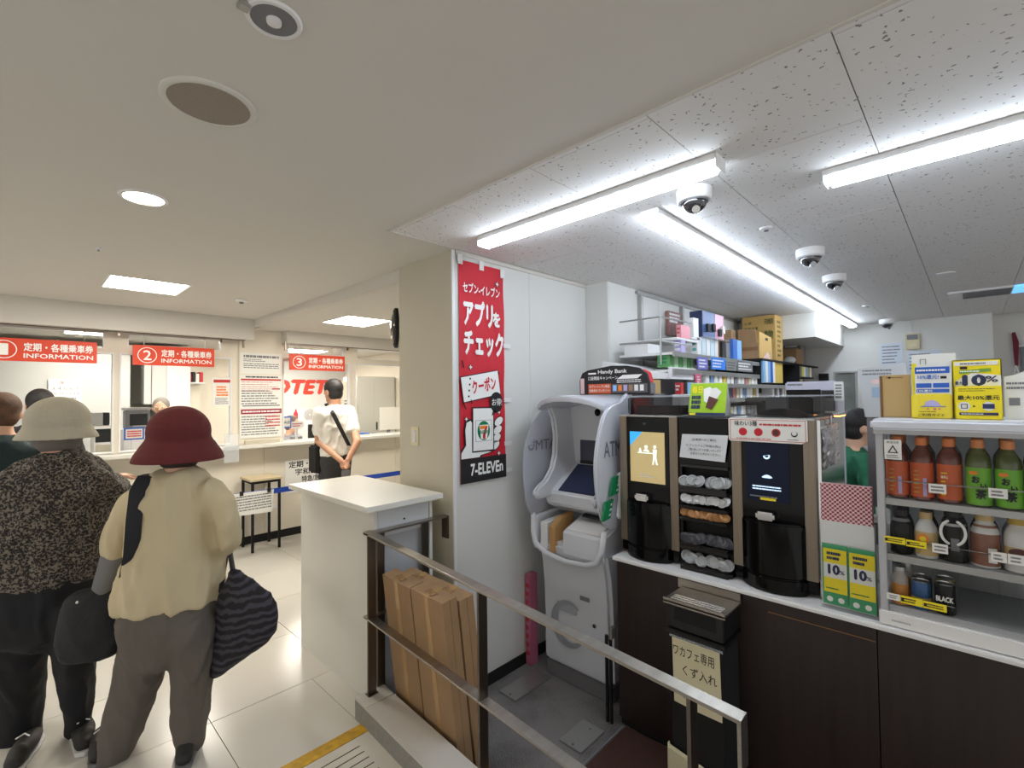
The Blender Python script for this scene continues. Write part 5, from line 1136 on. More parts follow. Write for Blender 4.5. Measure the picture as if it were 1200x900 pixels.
t = thing('white_poster_card', (2.3, -.2, 1.404), 'large white card with curved top leaning at the right on the drink case', 'card')
MB(FX(2.27)).prism([(.075, 1.404), (.075, 1.545), (.10, 1.55), (.13, 1.565), (.16, 1.60), (.40, 1.60), (.40, 1.404)], -.004, 0).obj('card_sheet', 'paper', t)
lines(t, FX(2.27), .08, .15, 1.50, 1.53, 2, 'gink', .001, 57); flat(t, 'grey_square', FX(2.27), rect(.085, .11, 1.45, 1.475), 'gink', .001)
t = thing('translucent_sign', (2.62, .28, 1.38), 'pale translucent sign board standing behind the tan leaflet box', 'sign')
MB(FX(2.6)).prism([(-.368, 1.602), (-.20, 1.622), (-.20, 1.39), (-.345, 1.39)], -.004, 0).obj('board', mat('milky_board', (200, 204, 208), .3, alpha=.85), t)
flat(t, 'blue_field', FX(2.6), rect(-.318, -.275, 1.475, 1.52), mat('pale_blue', (150, 172, 196), .6), .001); flat(t, 'red_oval', FX(2.6), disc(-.30, 1.545, .022, .010, k=20), mat('pale_pink'), .001); lines(t, FX(2.6), -.35, -.22, 1.57, 1.60, 2, 'gink', .001, 58)
B(W, 2.604, 2.64, .24, .34, 1.0, 1.4).obj('support', 'gink', t)
# leaflet holders standing on the counter left of the case
t = thing('gingham_board', (2.2, .35, .70), 'red and white gingham board standing on the counter', 'board')
GF = Fr((2.16, 0, 0), (0, -1, 0), (0, 0, 1), (-1, 0, 0))
B(W, 2.165, 2.20, .275, .435, 1.01, 1.15).obj('gingham_panel', node_mat('gingham', .6, _gingham), t); B(W, 2.16, 2.20, .270, .437, .688, 1.01).obj('lower_panel', mat('pale_grey', (206, 208, 206), .5), t)
t = thing('leaflet_pair', (2.15, .35, .69), 'clear holder with two yellow and green 10 percent leaflets', 'leaflets')
for k, (a, b_) in enumerate(((.352, .432), (.267, .349))):
    f2 = FX(2.150-.006*k); l = B(f2, -b_, -a, .70, .925, -.003, 0).obj('leaflet', mat('leaf_green', (60, 150, 100), .5), t)
    flat(l, 'yellow_field', f2, rect(-b_+.004, -a-.002, .745, .908), 'yel', .001); flat(l, 'white_band', f2, rect(-b_+.004, -a-.002, .80, .855), 'paper', .0016)
    txt(l, '10', f2, -b_+.02, .815, .034, .034, 'navy', .002, bold=.05); txt(l, '%', f2, -b_+.056, .818, .014, .014, 'navy', .002, bold=.02)
    lines(l, f2, -b_+.015, -a-.015, .865, .90, 2, 'navy', .002, 60+k, th=.6); lines(l, f2, -b_+.01, -a-.01, .755, .765, 1, 'green', .002, 62+k)
    flat(l, 'round_picture', f2, disc(-b_+.022, .72, .010, k=16), 'paper', .001); flat(l, 'round_picture', f2, disc(-b_+.058, .72, .010, k=16), 'paper', .001)
B(W, 2.134, 2.137, .262, .437, .688, .92).obj('holder_front', 'glass', t); B(W, 2.137, 2.158, .262, .437, .686, .692).obj('holder_base', 'acryl', t)
t = thing('white_reader', (2.5, .24, .80), 'white payment device partly hidden behind the drink case', 'device')
B(W, 2.56, 2.66, .27, .36, .69, .96).obj('device_body', 'white', t, bevel=.02); B(W, 2.555, 2.56, .28, .35, .85, .94).obj('device_screen', 'gink', t)
# machines behind the counter: microwave, stainless panel and glittering sheet
t = thing('microwave_unit', (2.9, .6, 1.0), 'grey microwave like appliance with dark window behind the coffee machine', 'appliance')
B(W, 2.73, 2.92, .47, .69, 1.0, 1.555).obj('case', mat('pale_lilac', (190, 190, 204), .4), t, bevel=.006); B(W, 2.722, 2.73, .535, .685, 1.38, 1.515).obj('dark_window', 'gloss', t, bevel=.002); B(W, 2.722, 2.73, .478, .53, 1.38, 1.51).obj('side_window', 'smoke', t)
lines(t, FX(2.73), -.68, -.60, 1.53, 1.55, 1, 'gink', .001, 64)
t = thing('hanging_label', (2.7, .45, 1.4), 'small grey printed label hanging beside the lilac appliance', 'label')
B(W, 2.698, 2.70, .437, .475, 1.46, 1.55).obj('label_sheet', 'paper', t); lines(t, FX(2.698), -.47, -.44, 1.47, 1.54, 5, 'gink', .001, 65, th=.6)
t = thing('steel_side_panel', (2.5, .45, .69), 'upright polished steel panel at the right side of the coffee machine', 'panel')
B(W, 2.225, 2.72, .446, .452, .687, 1.387).obj('panel_sheet', 'chrome', t); B(W, 2.218, 2.225, .440, .454, .687, 1.389).obj('panel_edge', 'chrome', t)
t = thing('plastic_wrapped_sheet', (2.5, .44, 1.06), 'crinkled plastic wrapped sheet hanging on the steel panel beside the machine', 'sheet')
P = []; rn = random.Random(5)
for j in range(15):
    for i in range(11):
        P.append(Vector((2.23+.033*i, .436 + rn.uniform(-.004, .004), 1.185+.0122*j + .0012*i)))
MB().add(P, [(j*11+i, j*11+i+1, (j+1)*11+i+1, (j+1)*11+i) for j in range(14) for i in range(10)]).obj('sheet', mat('crinkle', (210, 206, 208), .12, metal=.6), t, smooth=False)
B(W, 2.235, 2.555, .4405, .443, 1.19, 1.36).obj('backing', 'paper', t); MB().cyl((2.40, .437, 1.35), (2.40, .437, 1.40), .004, 8).obj('string', 'chrome', t)
t = thing('heat_lamp', (2.6, .38, 1.40), 'small amber warming lamp hanging beside the steel panel', 'lamp')
B(W, 2.40, 2.56, .405, .43, 1.402, 1.412).obj('lamp_housing', 'alu', t); B(W, 2.41, 2.55, .408, .427, 1.396, 1.402).obj('lamp_glow', 'amber', t); B(W, 2.45, 2.47, .42, .4665, 1.412, 1.418).obj('lamp_arm', 'alu', t)
B(W, 2.9, 3.9, -.6, 1.7, SZ+.001, .60).obj('back_counter', 'alu', label='stainless work counter behind the store counter', cat='counter', bevel=.004) if False else None

# ================================================================ CIGARETTE AND GOODS SHELVES
t = thing('wall_rack', (5.0, 1.7, SZ), 'long goods rack with metal uprights along the store wall', 'rack')
for x in (3.33, 4.06, 4.80, 5.6, 6.3): B(W, x, x+.03, 1.815, 1.849, SZ+.001, CZ-.04).obj('upright', 'alu', t)
for z, x0, x1, y0 in ((1.905, 3.25, 3.6, 1.5), (1.78, 3.0, 4.8, 1.42), (1.665, 3.0, 4.8, 1.42), (1.575, 3.2, 6.9, 1.40), (1.46, 3.2, 6.9, 1.40), (1.30, 3.2, 6.9, 1.40), (1.15, 3.2, 6.9, 1.40), (1.82, 4.74, 6.95, 1.38)):
    B(W, x0, x1, y0, 1.814, z-.016, z).obj('shelf_board', 'white' if z != 1.82 else 'matte', t)
    if z < 1.8: B(W, x0, x1, y0-.012, y0, z-.03, z+.004).obj('price_rail', 'alu', t)
MB().cyl((3.0, 1.50, 2.02), (3.5, 1.50, 2.03), .006, 8).cyl((3.0, 1.50, 1.86), (3.5, 1.50, 1.86), .006, 8).cyl((3.0, 1.5, 2.02), (3.0, 1.5, 1.70), .006, 8).cyl((3.0, 1.50, 2.02), (3.0, 1.81, 2.02), .006, 8).cyl((3.0, 1.50, 1.86), (3.0, 1.81, 1.86), .006, 8).obj('wire_guard', 'alu', t)
B(W, 4.755, 4.77, 1.40, 1.81, 1.5, 1.80).obj('dark_side', 'matte', t); B(W, 5.94, 5.955, 1.36, 1.81, 1.5, 1.81).obj('dark_side', 'matte', t)
bxn = 0
def pack(nm, x0, x1, y0, y1, z0, z1, m, label, cat='box', lab=None, lm='ink', group=None, sideline=True):
    t = thing(nm, ((x0+x1)/2, (y0+y1)/2, z0), label, cat, group)
    B(W, x0, x1, y0, y1, z0, z1).obj('box_body', m, t)
    if lab: lines(t, FX(x0), -y1+.1*(y1-y0), -y0-.1*(y1-y0), z0+.25*(z1-z0), z1-.15*(z1-z0), lab, lm, .002, int(x0*100) % 97, th=.5)
    return t
pack('goods_pack', 3.32, 3.47, 1.50, 1.535, 1.906, 2.0, mat('pack_pink', (222, 150, 160), .5), 'pink and white pack at the left end of the upper rack', lab=2, lm='rink')
pack('goods_pack', 3.315, 3.385, 1.50, 1.552, 1.781, 1.888, 'lav', 'lavender pack below the pink and white pack', lab=2, lm='wprint')
pack('goods_pack', 3.535, 3.625, 1.50, 1.541, 1.926, 2.075, 'white', 'tall white pack beside the blue display'); B(W, 3.5, 3.65, 1.5, 1.8, 1.912, 1.925).obj('pack_shelf', 'white', label='small shelf under the tall white pack', cat='shelf')
for k in range(5):
    x = 3.60+.085*k; pack('device_pack', x, x+.07, 1.50, 1.545, 1.781, 1.93, mat('pack_ice', (196, 214, 226), .5) if k % 2 else 'white', 'pale device pack, %s of five below the blue display' % ordn[k], lab=2, lm='teal', group='five pale device packs on the rack')
pack('display_card', 3.70, 3.72, 1.50, 1.60, 1.945, 2.15, mat('night_blue', (30, 46, 84), .4), 'blue display card with dark figures high on the rack', 'card', lab=None)
pack('display_board', 3.72, 3.95, 1.50, 1.51, 1.945, 2.15, mat('night_blue2', (58, 88, 138), .4), 'blue display board with black shapes high on the rack', 'board'); pack('display_board', 3.96, 4.14, 1.50, 1.51, 1.95, 2.15, mat('rose', (226, 170, 190), .4), 'rose display board with small white figures high on the rack', 'board')
for k, (x, z) in enumerate(((3.76, 1.99), (3.87, 2.0), (4.0, 1.97), (4.07, 2.0))): flat(None, 'device', FY(1.50), rect(x, x+.05, z, z+.06), 'ink' if k < 3 else 'wprint', .02, .015, label='%s small device standing before the display boards' % ordn[k], cat='device')
B(W, 3.69, 4.15, 1.46, 1.52, 1.936, 1.944).obj('display_shelf', 'acryl', label='clear shelf under the blue and rose display boards', cat='shelf')
pack('goods_pack', 4.10, 4.18, 1.50, 1.52, 1.781, 1.937, 'ink', 'slim black pack on the rack beside the silver one'); pack('goods_pack', 4.19, 4.27, 1.50, 1.52, 1.781, 1.93, 'gink', 'slim grey pack right of the slim black pack')
pack('goods_pack', 4.355, 4.45, 1.50, 1.53, 1.781, 1.978, mat('pack_blue', (60, 110, 190), .5), 'blue pack right of the slim grey pack'); pack('goods_pack', 4.46, 4.565, 1.50, 1.53, 1.781, 1.975, 'sky', 'light blue pack at the right of the blue pack')
pack('goods_pack', 4.60, 4.72, 1.60, 1.72, 1.781, 2.09, 'card', 'brown carton standing on the rack behind the light blue pack')
for k in range(6):
    x = 3.03+.068*k; pack('green_pack', x, x+.06, 1.45, 1.54, 1.682, 1.765, mat('pack_green', (90, 150, 90), .5) if k % 2 == 0 else mat('pack_leaf', (170, 204, 170), .5), 'green patterned pack, %s from the left on the sloping price shelf' % ordn[k], lab=2, lm='green')
B(W, 2.98, 3.45, 1.42, 1.44, 1.60, 1.68).obj('price_board', 'white', label='white price board under the green packs', cat='board')
t = thing('shelf_tray', (2.8, 1.55, 1.60), 'wide white sloping shelf tray behind the cash machine', 'tray')
MB().add([Vector(p) for p in ((2.60, 1.44, 1.64), (3.4, 1.44, 1.635), (3.4, 1.70, 1.70), (2.60, 1.70, 1.715), (2.60, 1.44, 1.60), (3.4, 1.44, 1.60), (3.4, 1.7, 1.66), (2.6, 1.7, 1.67))], [(0, 1, 2, 3), (4, 5, 6, 7), (0, 1, 5, 4), (1, 2, 6, 5), (2, 3, 7, 6), (3, 0, 4, 7)]).obj('tray_board', 'white', t)
B(W, 2.95, 3.4, 1.50, 1.69, 1.40, 1.60).obj('grey_underside', 'gink', t); MB().cyl((2.9, 1.55, SZ), (2.9, 1.55, 1.60), .012, 10).obj('support', 'white', t)
pack('brown_box', 2.67, 2.79, 1.40, 1.46, 1.505, 1.59, mat('tan_card'), 'small brown carton between header board and tent card'); B(W, 2.66, 2.80, 1.38, 1.5, 1.0, 1.504).obj('box_plinth', 'gink', label='grey block under the small brown carton', cat='block')
for k, m in enumerate(('rink', 'ink', 'sky', 'sky', 'blue', 'wprint')): pack('small_pack', 2.99+.052*k, 3.032+.052*k, 1.36, 1.40, 1.50, 1.575, m, '%s small pack behind the left bean hopper' % ordn[k], lab=2, lm='wprint')
B(W, 2.99, 3.3, 1.34, 1.42, 1.0, 1.499).obj('pack_stand', 'white', label='white stand under the small packs behind the left hopper', cat='stand')
def cards(x0, x1, z0, z1, m, label, w1='wprint'):
    t = thing('price_card', ((x0+x1)/2, 1.42, z0), label, 'card'); B(W, x0, x1, 1.405, 1.41, z0, z1).obj('card', m, t); lines(t, FY(1.405), x0+.02, x1-.02, z0+.01, z1-.01, 3, w1, .001, int(x0*10)); return t
cards(3.37, 3.55, 1.675, 1.765, mat('card_violet', (110, 110, 190), .6), 'violet price card on the rack edge'); cards(3.62, 3.90, 1.685, 1.775, mat('card_blue', (50, 130, 230), .6), 'bright blue price card on the rack edge')
cards(3.92, 4.15, 1.685, 1.77, 'alu', 'silver price card right of the bright blue one', 'gink'); cards(4.17, 4.55, 1.685, 1.775, 'gink', 'long grey price card on the rack edge'); cards(3.33, 3.42, 1.565, 1.64, 'pink', 'small pink price card on the rack edge')
cols = ['wprint', 'paper', mat('pack_rose', (190, 120, 120), .5), 'wprint', 'alu', mat('pack_mist', (120, 150, 190), .5), 'paper', 'bpaper', 'gold', mat('pack_slate', (90, 96, 120), .5), 'wprint', 'gink']
rn = random.Random(11)
def nth(k): return '%d%s' % (k, 'th' if 10 < k % 100 < 14 else {1: 'st', 2: 'nd', 3: 'rd'}.get(k % 10, 'th'))
for row, (z, x0, n, h) in enumerate(((1.576, 3.55, 26, .07), (1.461, 3.5, 24, .088), (1.301, 3.6, 24, .09))):
    for k in range(n):
        x = x0+.085*k + (.4 if x0+.085*k > 4.7 else 0)
        if row == 0 and x > 4.68: continue
        m = cols[(k*5+row*3) % 12] if rn.random() < .6 else 'paper'
        nm = {'paper': 'off-white', 'wprint': 'white', 'alu': 'silver', 'bpaper': 'cream', 'gold': 'gold', 'gink': 'grey'}.get(m if isinstance(m, str) else '', {'pack_rose': 'rose', 'pack_mist': 'pale blue', 'pack_slate': 'slate blue'}.get(getattr(m, 'name', ''), 'plain'))
        B(W, x, x+.058, 1.42, 1.80, z, z+h).obj('cigarette_pack', m, label='%s cigarette pack, %s from the left in the %s row' % (nm, nth(k+1), ('upper', 'second', 'third')[row]), cat='pack', group='cigarette packs in the %s row' % ('upper', 'second', 'third')[row])
# cartons on top
t = thing('large_carton', (5.44, 1.58, 1.83), 'large cardboard carton printed with green letters, reaching the ceiling', 'box')
B(W, 5.315, 5.567, 1.42, 1.735, 1.821, 2.295).obj('box_body', mat('card_yellow', (196, 160, 96), .8), t, bevel=.004)
f = FX(5.315); gi = mat('green_brown_ink', (96, 98, 50), .7)
txt(t, 'お茶', f, -1.71, 2.21, .07, .03, gi, .003, bold=.02); txt(t, '取扱注意', f, -1.71, 2.15, .13, .035, gi, .003, bold=.02); txt(t, '天地無用', f, -1.52, 2.20, .08, .06, gi, .003, bold=.03); txt(t, '割物', f, -1.52, 2.05, .08, .09, gi, .003, bold=.03); lines(t, FY(1.42), 5.37, 5.5, 1.86, 2.25, 8, gi, .002, 71)
t = thing('open_carton', (4.9, 1.5, 1.82), 'opened cardboard carton with a hand hole on the rack', 'box')
B(W, 4.747, 5.10, 1.41, 1.56, 1.821, 1.965).obj('box_body', 'card', t, bevel=.002)
B(W, 4.74, 4.748, 1.415, 1.555, 1.90, 1.93).obj('brown_tape', 'card2', t)
MB().add([Vector(p) for p in ((4.745, 1.425, 1.965), (4.745, 1.59, 1.965), (4.73, 1.585, 2.10), (4.73, 1.43, 2.09), (4.752, 1.425, 1.965), (4.752, 1.59, 1.965), (4.737, 1.585, 2.10), (4.737, 1.43, 2.09))], [(0, 1, 2, 3), (4, 5, 6, 7), (0, 1, 5, 4), (1, 2, 6, 5), (2, 3, 7, 6), (3, 0, 4, 7)]).obj('flap', 'card', t)
MB(FY(1.405)).prism([(4.75, 1.822), (5.14, 1.822), (5.12, 2.04), (4.76, 2.07)], -.006, 0).obj('front_flap', mat('card_yellow'), t); flat(t, 'hand_hole', FY(1.405), rect(4.93, 5.01, 2.0, 2.025), 'ink', .001); flat(t, 'red_print', FY(1.405), [(4.86, 1.83), (5.0, 1.9), (5.05, 1.86), (5.08, 1.825)], mat('pale_pink'), .001)
for k in range(5): pack('blue_pack', 4.78+.075*k, 4.845+.075*k, 1.385, 1.55, 1.60, 1.80, ('sky', 'wprint', 'sky', 'blue', 'wprint')[k], '%s blue and white pack in the dark rack under the opened carton' % ordn[k], lab=2, lm='navy')
pack('yellow_box', 5.17, 5.46, 1.40, 1.52, 1.60, 1.802, mat('card_gold', (220, 190, 90), .6), 'yellow box under the large carton', lab=2, lm='ink')
pack('top_carton', 6.09, 6.40, 1.42, 1.6, 1.822, 2.0, 'card', 'brown carton with a white bag on the far rack end'); pack('grey_carton', 6.42, 6.66, 1.45, 1.63, 1.822, 2.12, 'gink', 'grey carton topmost at the far rack end', lab=4, lm='wprint'); pack('tall_box', 6.7, 6.85, 1.5, 1.62, 1.822, 2.1, 'card', 'narrow brown box beyond the grey carton')
t = thing('white_bag', (6.05, 1.45, 1.85), 'crumpled white bag before the far brown carton', 'bag'); MB().ball((6.03, 1.47, 1.865), .05, .06, .042, 12, 8).obj('bag_body', 'white', t, smooth=True)
for k in range(6): pack('goods_pack', 5.97+.09*k, 6.045+.09*k, 1.36, 1.5, 1.68, 1.79, ('gink', 'yel', 'wprint', 'sky', 'gold', 'wprint')[k], '%s small pack on the far dark rack' % ordn[k])
for k in range(4): pack('goods_pack', 5.97+.10*k, 6.05+.10*k, 1.40, 1.5, 1.577, 1.655, ('gold', 'yel', 'bpaper', 'gink')[k], '%s low pack under the far dark rack' % ordn[k])
B(W, 5.95, 6.6, 1.36, 1.8, 1.664, 1.678).obj('far_board', 'matte', label='dark board in the far end of the rack', cat='board')
t = thing('hanging_poster', (3.75, 1.84, 2.0), 'brown and pink printed bag hung on the wall over the rack', 'poster')
B(W, 3.78, 4.02, 1.815, 1.84, 1.995, 2.20).obj('sheet', mat('brown_pink', (150, 108, 100), .6, nz=(30, .4)), t); lines(t, FY(1.815), 3.80, 4.0, 2.1, 2.19, 3, 'wprint', .001, 72, th=.6)
B(W, 3.01, 3.2, 1.60, 1.78, 1.781, 1.85).obj('white_box', 'white', label='plain white box behind the wire guard', cat='box')

# ================================================================ STORE BACK WALL
def wallpaper_(y0_, y1_, z0_, z1_, label, n):
    t = thing('wall_notice', (7.05, (y0_+y1_)/2, z0_), label, 'notice'); B(W, 7.044, 7.05, y0_, y1_, z0_, z1_).obj('sheet', mat('blue_white', (206, 214, 226), .6), t); lines(t, FX(7.044), -y1_+.02, -y0_-.02, z0_+.02, z1_-.02, n, 'gink', .001, 73+n, th=.35)
wallpaper_(.565, .775, 1.80, 2.06, 'pale notice sheet on the back wall below the far dome camera', 6)
wallpaper_(.24, .53, 1.72, 1.955, 'second pale notice on the back wall behind the blue leaflets', 5)
t = thing('wall_controller', (7.05, .47, 1.97), 'beige wall controller with dark display on the back wall', 'controller')
B(W, 7.02, 7.05, .412, .538, 1.975, 2.155).obj('case', mat('beige_plastic', (206, 196, 160), .5), t, bevel=.006); B(W, 7.014, 7.02, .428, .524, 2.085, 2.14).obj('display', 'gink', t); B(W, 7.014, 7.02, .44, .51, 2.0, 2.04).obj('button', 'bpaper', t)
MB().cyl((7.045, .47, 2.155), (7.045, .49, CZ), .004, 6).obj('cable', 'white', t)
t = thing('wall_notch', (7.05, 1.34, 1.65), 'dark rectangular box on the back wall left of the doorway', 'box'); B(W, 7.0, 7.049, 1.29, 1.39, 1.65, 1.735).obj('box_body', 'ink', t); B(W, 6.99, 7.0, 1.30, 1.38, 1.66, 1.72).obj('face', 'matte', t)
t = thing('strip_curtain', (7.07, 1.11, 0), 'greyish plastic curtain strips hanging in the doorway', 'curtain')
for k in range(4): B(W, 7.055, 7.06, 1.025+.048*k, 1.068+.048*k, SZ+.02, 1.73).obj('strip', mat('curtain_grey', (128, 132, 126), .5, nz=(6, .2)), t)
t = thing('red_pennant', (7.25, -.32, 1.7), 'dark red rolled banner with a white string at the right edge', 'banner')
MB(FX(7.28)).prism([(.31, 2.10), (.335, 2.11), (.36, 2.0), (.35, 1.76), (.325, 1.735)], 0, .02).obj('roll', mat('wine', (110, 22, 44), .7), t)
MB().cyl((7.26, -.33, 1.76), (7.26, -.38, 1.55), .006, 6).cyl((7.26, -.33, 1.76), (7.26, -.30, 1.55), .006, 6).obj('string', 'white', t)
t = thing('wall_opening', (7.29, -.5, 1.5), 'dark framed board on the right wall beyond the red banner', 'board'); B(W, 7.28, 7.299, -.8, -.37, 1.5, 1.95).obj('board', 'gink', t); B(W, 7.27, 7.28, -.8, -.36, 1.95, 1.98).obj('board_frame', 'alu', t)
# ================================================================ PEOPLE
rgt = Vector((RGT.x, RGT.y, 0)).normalized(); fwd = Vector((FWD.x, FWD.y, 0)).normalized(); Z = Vector((0, 0, 1))
def finger_hand(mb, wrist, tip_dir, palm_n, s=1.0, curl=.5, thumb=1):
    """palm, four unequal bent fingers and a thumb, into mb"""
    d = tip_dir.normalized(); nrm = (palm_n - d*palm_n.dot(d)).normalized(); sd = d.cross(nrm)
    c = wrist + d*.045*s
    mb.tube([wrist, wrist+d*.03*s, wrist+d*.085*s], [(.022*s, .016*s), (.036*s, .015*s), (.038*s, .013*s)], sd, 12)
    for k, (o, L) in enumerate(((-.028, .066), (-.010, .078), (.010, .072), (.028, .056))):
        b = wrist + d*.083*s + sd*o*s; a1, a2 = curl*.6, curl*1.5
        p1 = b + (d*math.cos(a1) + nrm*math.sin(a1))*L*.45*s; p2 = p1 + (d*math.cos(a2) + nrm*math.sin(a2))*L*.32*s; p3 = p2 + (d*math.cos(a2*1.3) + nrm*math.sin(a2*1.3))*L*.26*s
        mb.tube([b, p1, p2, p3], [(.0088*s,)*2, (.0084*s,)*2, (.0078*s,)*2, (.0068*s,)*2], sd, 8)
    b = wrist + d*.025*s - sd*.030*s*thumb; p1 = b + (d*.7 - sd*.75*thumb + nrm*.2).normalized()*.035*s; p2 = p1 + (d*.95 - sd*.25*thumb + nrm*.4).normalized()*.028*s
    mb.tube([wrist + d*.015*s, b, p1, p2], [(.014*s,)*2, (.013*s,)*2, (.0105*s,)*2, (.0085*s,)*2], sd, 8)
def head(mb, c, face, s=1.0):
    """skull, jaw, nose, ears; face = horizontal direction of view"""
    side = face.cross(Z).normalized()
    mb.ball(c + Z*.02*s, .075*s, .094*s, .100*s, 20, 14, side)
    mb.tube([c - Z*.02*s + face*.015*s, c - Z*.085*s + face*.038*s], [(.062*s, .070*s), (.036*s, .040*s)], side, 14)
    mb.tube([c + face*.088*s + Z*.012*s, c + face*.108*s - Z*.022*s], [(.009*s, .009*s), (.013*s, .011*s)], side, 8)
    for k in (1, -1): mb.ball(c + side*.076*s*k - Z*.012*s, .010*s, .020*s, .032*s, 10, 8, side)
    mb.tube([c + face*.086*s - Z*.052*s - side*.018*s, c + face*.092*s - Z*.052*s, c + face*.086*s - Z*.052*s + side*.018*s], [(.006*s,)*2]*3, Z, 8)
def eyes(parent, c, face, s=1.0):
    side = face.cross(Z).normalized()
    mb = MB(); 
    for k in (1, -1): mb.ball(c + side*.031*s*k + face*.083*s + Z*.012*s, .012*s, .009*s, .008*s, 10, 8, side)
    mb.obj('eyes', 'wprint', parent, smooth=True)
    mb = MB()
    for k in (1, -1): mb.ball(c + side*.031*s*k + face*.091*s + Z*.012*s, .005*s, .003*s, .005*s, 8, 6, side)
    mb.obj('irises', 'ink', parent, smooth=True)
def shoe(parent, ank, d, m, sole, s=1.0):
    d = Vector((d.x, d.y, 0)).normalized(); sd = d.cross(Z); z0 = ank.z
    base = Vector((ank.x, ank.y, z0))
    mb = MB(); 
    mb.tube([base - d*.055*s + Z*.034, base + Z*.036, base + d*.07*s + Z*.034, base + d*.155*s + Z*.028], [(.034*s, .030), (.038*s, .034), (.044*s, .030), (.034*s, .022)], sd, 14)
    mb.tube([base - d*.02 + Z*.03, base - d*.02 + Z*.05], [(.036*s, .040*s), (.034*s, .038*s)], sd, 12)
    o = remesh(mb, 'shoe', m, parent, .008, 3)
    poly = [(-.10, 0), (-.085, .030), (-.02, .036), (.06, .046), (.13, .044), (.18, .022), (.19, 0), (.18, -.022), (.13, -.044), (.06, -.046), (-.02, -.036), (-.085, -.030)]
    MB(Fr(base, d, sd, Z)).prism([(a*s, b*s) for a, b in poly], .0005, .018).obj('sole', sole, o, bevel=.003)
    MB().tube([base + d*(.03+.03*0)*s + sd*.02 + Z*.085, base + d*.05*s + Z*.088, base + d*.03*s - sd*.02 + Z*.085], [(.003, .003)]*3, seg=6).obj('laces', 'wprint', o)
def person(loc, label): return thing('person', loc, label, 'person')

# ---- woman in beige with dark red hat
D = 2.02
def q(px, py, dz=0.0, d=None): return at(px, py, (d or D)+dz)
fwd = at(205, 600, 1) - EYE; fwd.z = 0; fwd.normalize(); rgt = fwd.cross(Z).normalized()     # this figure faces away along the line of sight
P = person((.46, 2.33, 0), 'person in beige top and dark red hat seen from behind, holding two bags')
side = rgt
chest = q(208, 600); hips = q(195, 722)
body = MB()
hc = q(210, 524, .02); fc = (fwd*.95 + rgt*.05).normalized()
head(body, hc, fc)
body.tube([q(210, 545), q(210, 572)], [(.054, .055), (.060, .058)], side)
body.tube([q(209, 572), q(208, 600), q(206, 640), q(200, 690), q(198, 735)], [(.13, .07), (.155, .095), (.145, .10), (.155, .105), (.165, .11)], side)
aL = [q(160, 582), q(140, 634, -.02), q(119, 692, -.02)]; aR = [q(252, 582), q(266, 628, .0), q(261, 636, .20)]
body.tube(aL, [.042, .034, .026], side); body.tube(aR, [.036, .027, .023], side)
finger_hand(body, q(118, 694), (q(112, 722) - q(118, 694)), fwd, .9, .9); finger_hand(body, q(264, 640, .19), Vector((0, 0, -1)), -rgt, .9, 1.6)
lL = [q(172, 745), q(150, 830, .03), q(120, 928, .0)]; rL = [q(222, 745, .02), q(222, 815, .05), q(221, 878, .05)]
body.tube(lL, [(.085, .09), .055, .036], side); body.tube(rL, [(.085, .09), .055, .036], side)
body = remesh(body, 'body', 'skin', P, .008, 3); eyes(P, hc, fc)
top = MB()
top.tube([q(210, 549), q(210, 559), q(209, 580), q(206, 630), q(204, 665), q(200, 690), q(199, 706)], [(.064, .062), (.115, .080), (.160, .108), (.166, .122), (.180, .132), (.196, .138), (.202, .14)], side, 24, caps=False)
top.tube([q(173, 577), q(157, 592), q(146, 615, -.01), q(134, 642, -.02)], [(.048, .058), (.056, .068), (.056, .064), (.056, .062)], side, 16)
top.tube([q(246, 575), q(258, 590), q(266, 612), q(268, 630, .03), q(262, 638, .16)], [(.048, .058), (.052, .062), (.048, .058), (.046, .054), (.042, .048)], side, 16)
bg = mat('beige_cloth', (204, 190, 156), .85, bump=(30, .25)); remesh(top, 'blouse', bg, P, .011, 7, wrinkle=(11, .014, .4))
slv = MB(); slv.tube([q(140, 630, -.02), q(130, 662, -.02), q(118, 697, -.02)], [(.050, .052), (.044, .046), (.038, .040)], side); remesh(slv, 'arm_cover', mat('grey_cloth', (122, 122, 122), .9), P, .009, 3)
pants = MB()
pants.tube([q(200, 700), q(199, 722), q(200, 745)], [(.175, .128), (.185, .135), (.165, .13)], side, 22)
pants.tube([q(178, 735), q(170, 765), q(154, 820, .02), q(140, 862, .02), q(117, 925, .0)], [(.100, .115), (.094, .110), (.082, .09), (.075, .085), (.070, .082)], side, 18)
pants.tube([q(222, 733), q(225, 765, .01), q(224, 815, .03), q(222, 862, .04)], [(.100, .115), (.088, .105), (.072, .085), (.064, .078)], side, 18)
remesh(pants, 'trousers', mat('grey_trousers', (100, 94, 88), .85, bump=(60, .2)), P, .011, 6, wrinkle=(12, .010, .45))
sk = MB(); sk.tube([q(221, 858, .04), q(221, 884, .04)], [.040, .036], side); sk.obj('sock', mat('sock_grey', (150, 140, 128), .9), P, smooth=True)
fr_ = Vector((.508, 2.389, 0)) + fwd*.03; shoe(P, fr_, fwd + rgt*.12, mat('shoe_dark', (40, 38, 38), .6), 'gink', .95)
fl_ = q(116, 930); fl_ = Vector((fl_.x, fl_.y, -.0)); fl_.z = 0 if fl_.y > 2.003 else -SL*(2.003-fl_.y); shoe(P, fl_, fwd, mat('shoe_dark'), 'gink', .95)
hat = MB()
hr = mat('hat_red', (96, 34, 36), .9, bump=(60, .3))
hcen = hc + Z*.035
hat.ball(hcen + Z*.03, .118, .126, .112, 24, 14, rgt)
hat.lathe(hcen - Z*.045, [(.116, .05), (.130, .03), (.158, -.015), (.168, -.045), (.160, -.047), (.124, .008), (.108, .02)], 32)
remesh(hat, 'hat', hr, P, .007, 4)
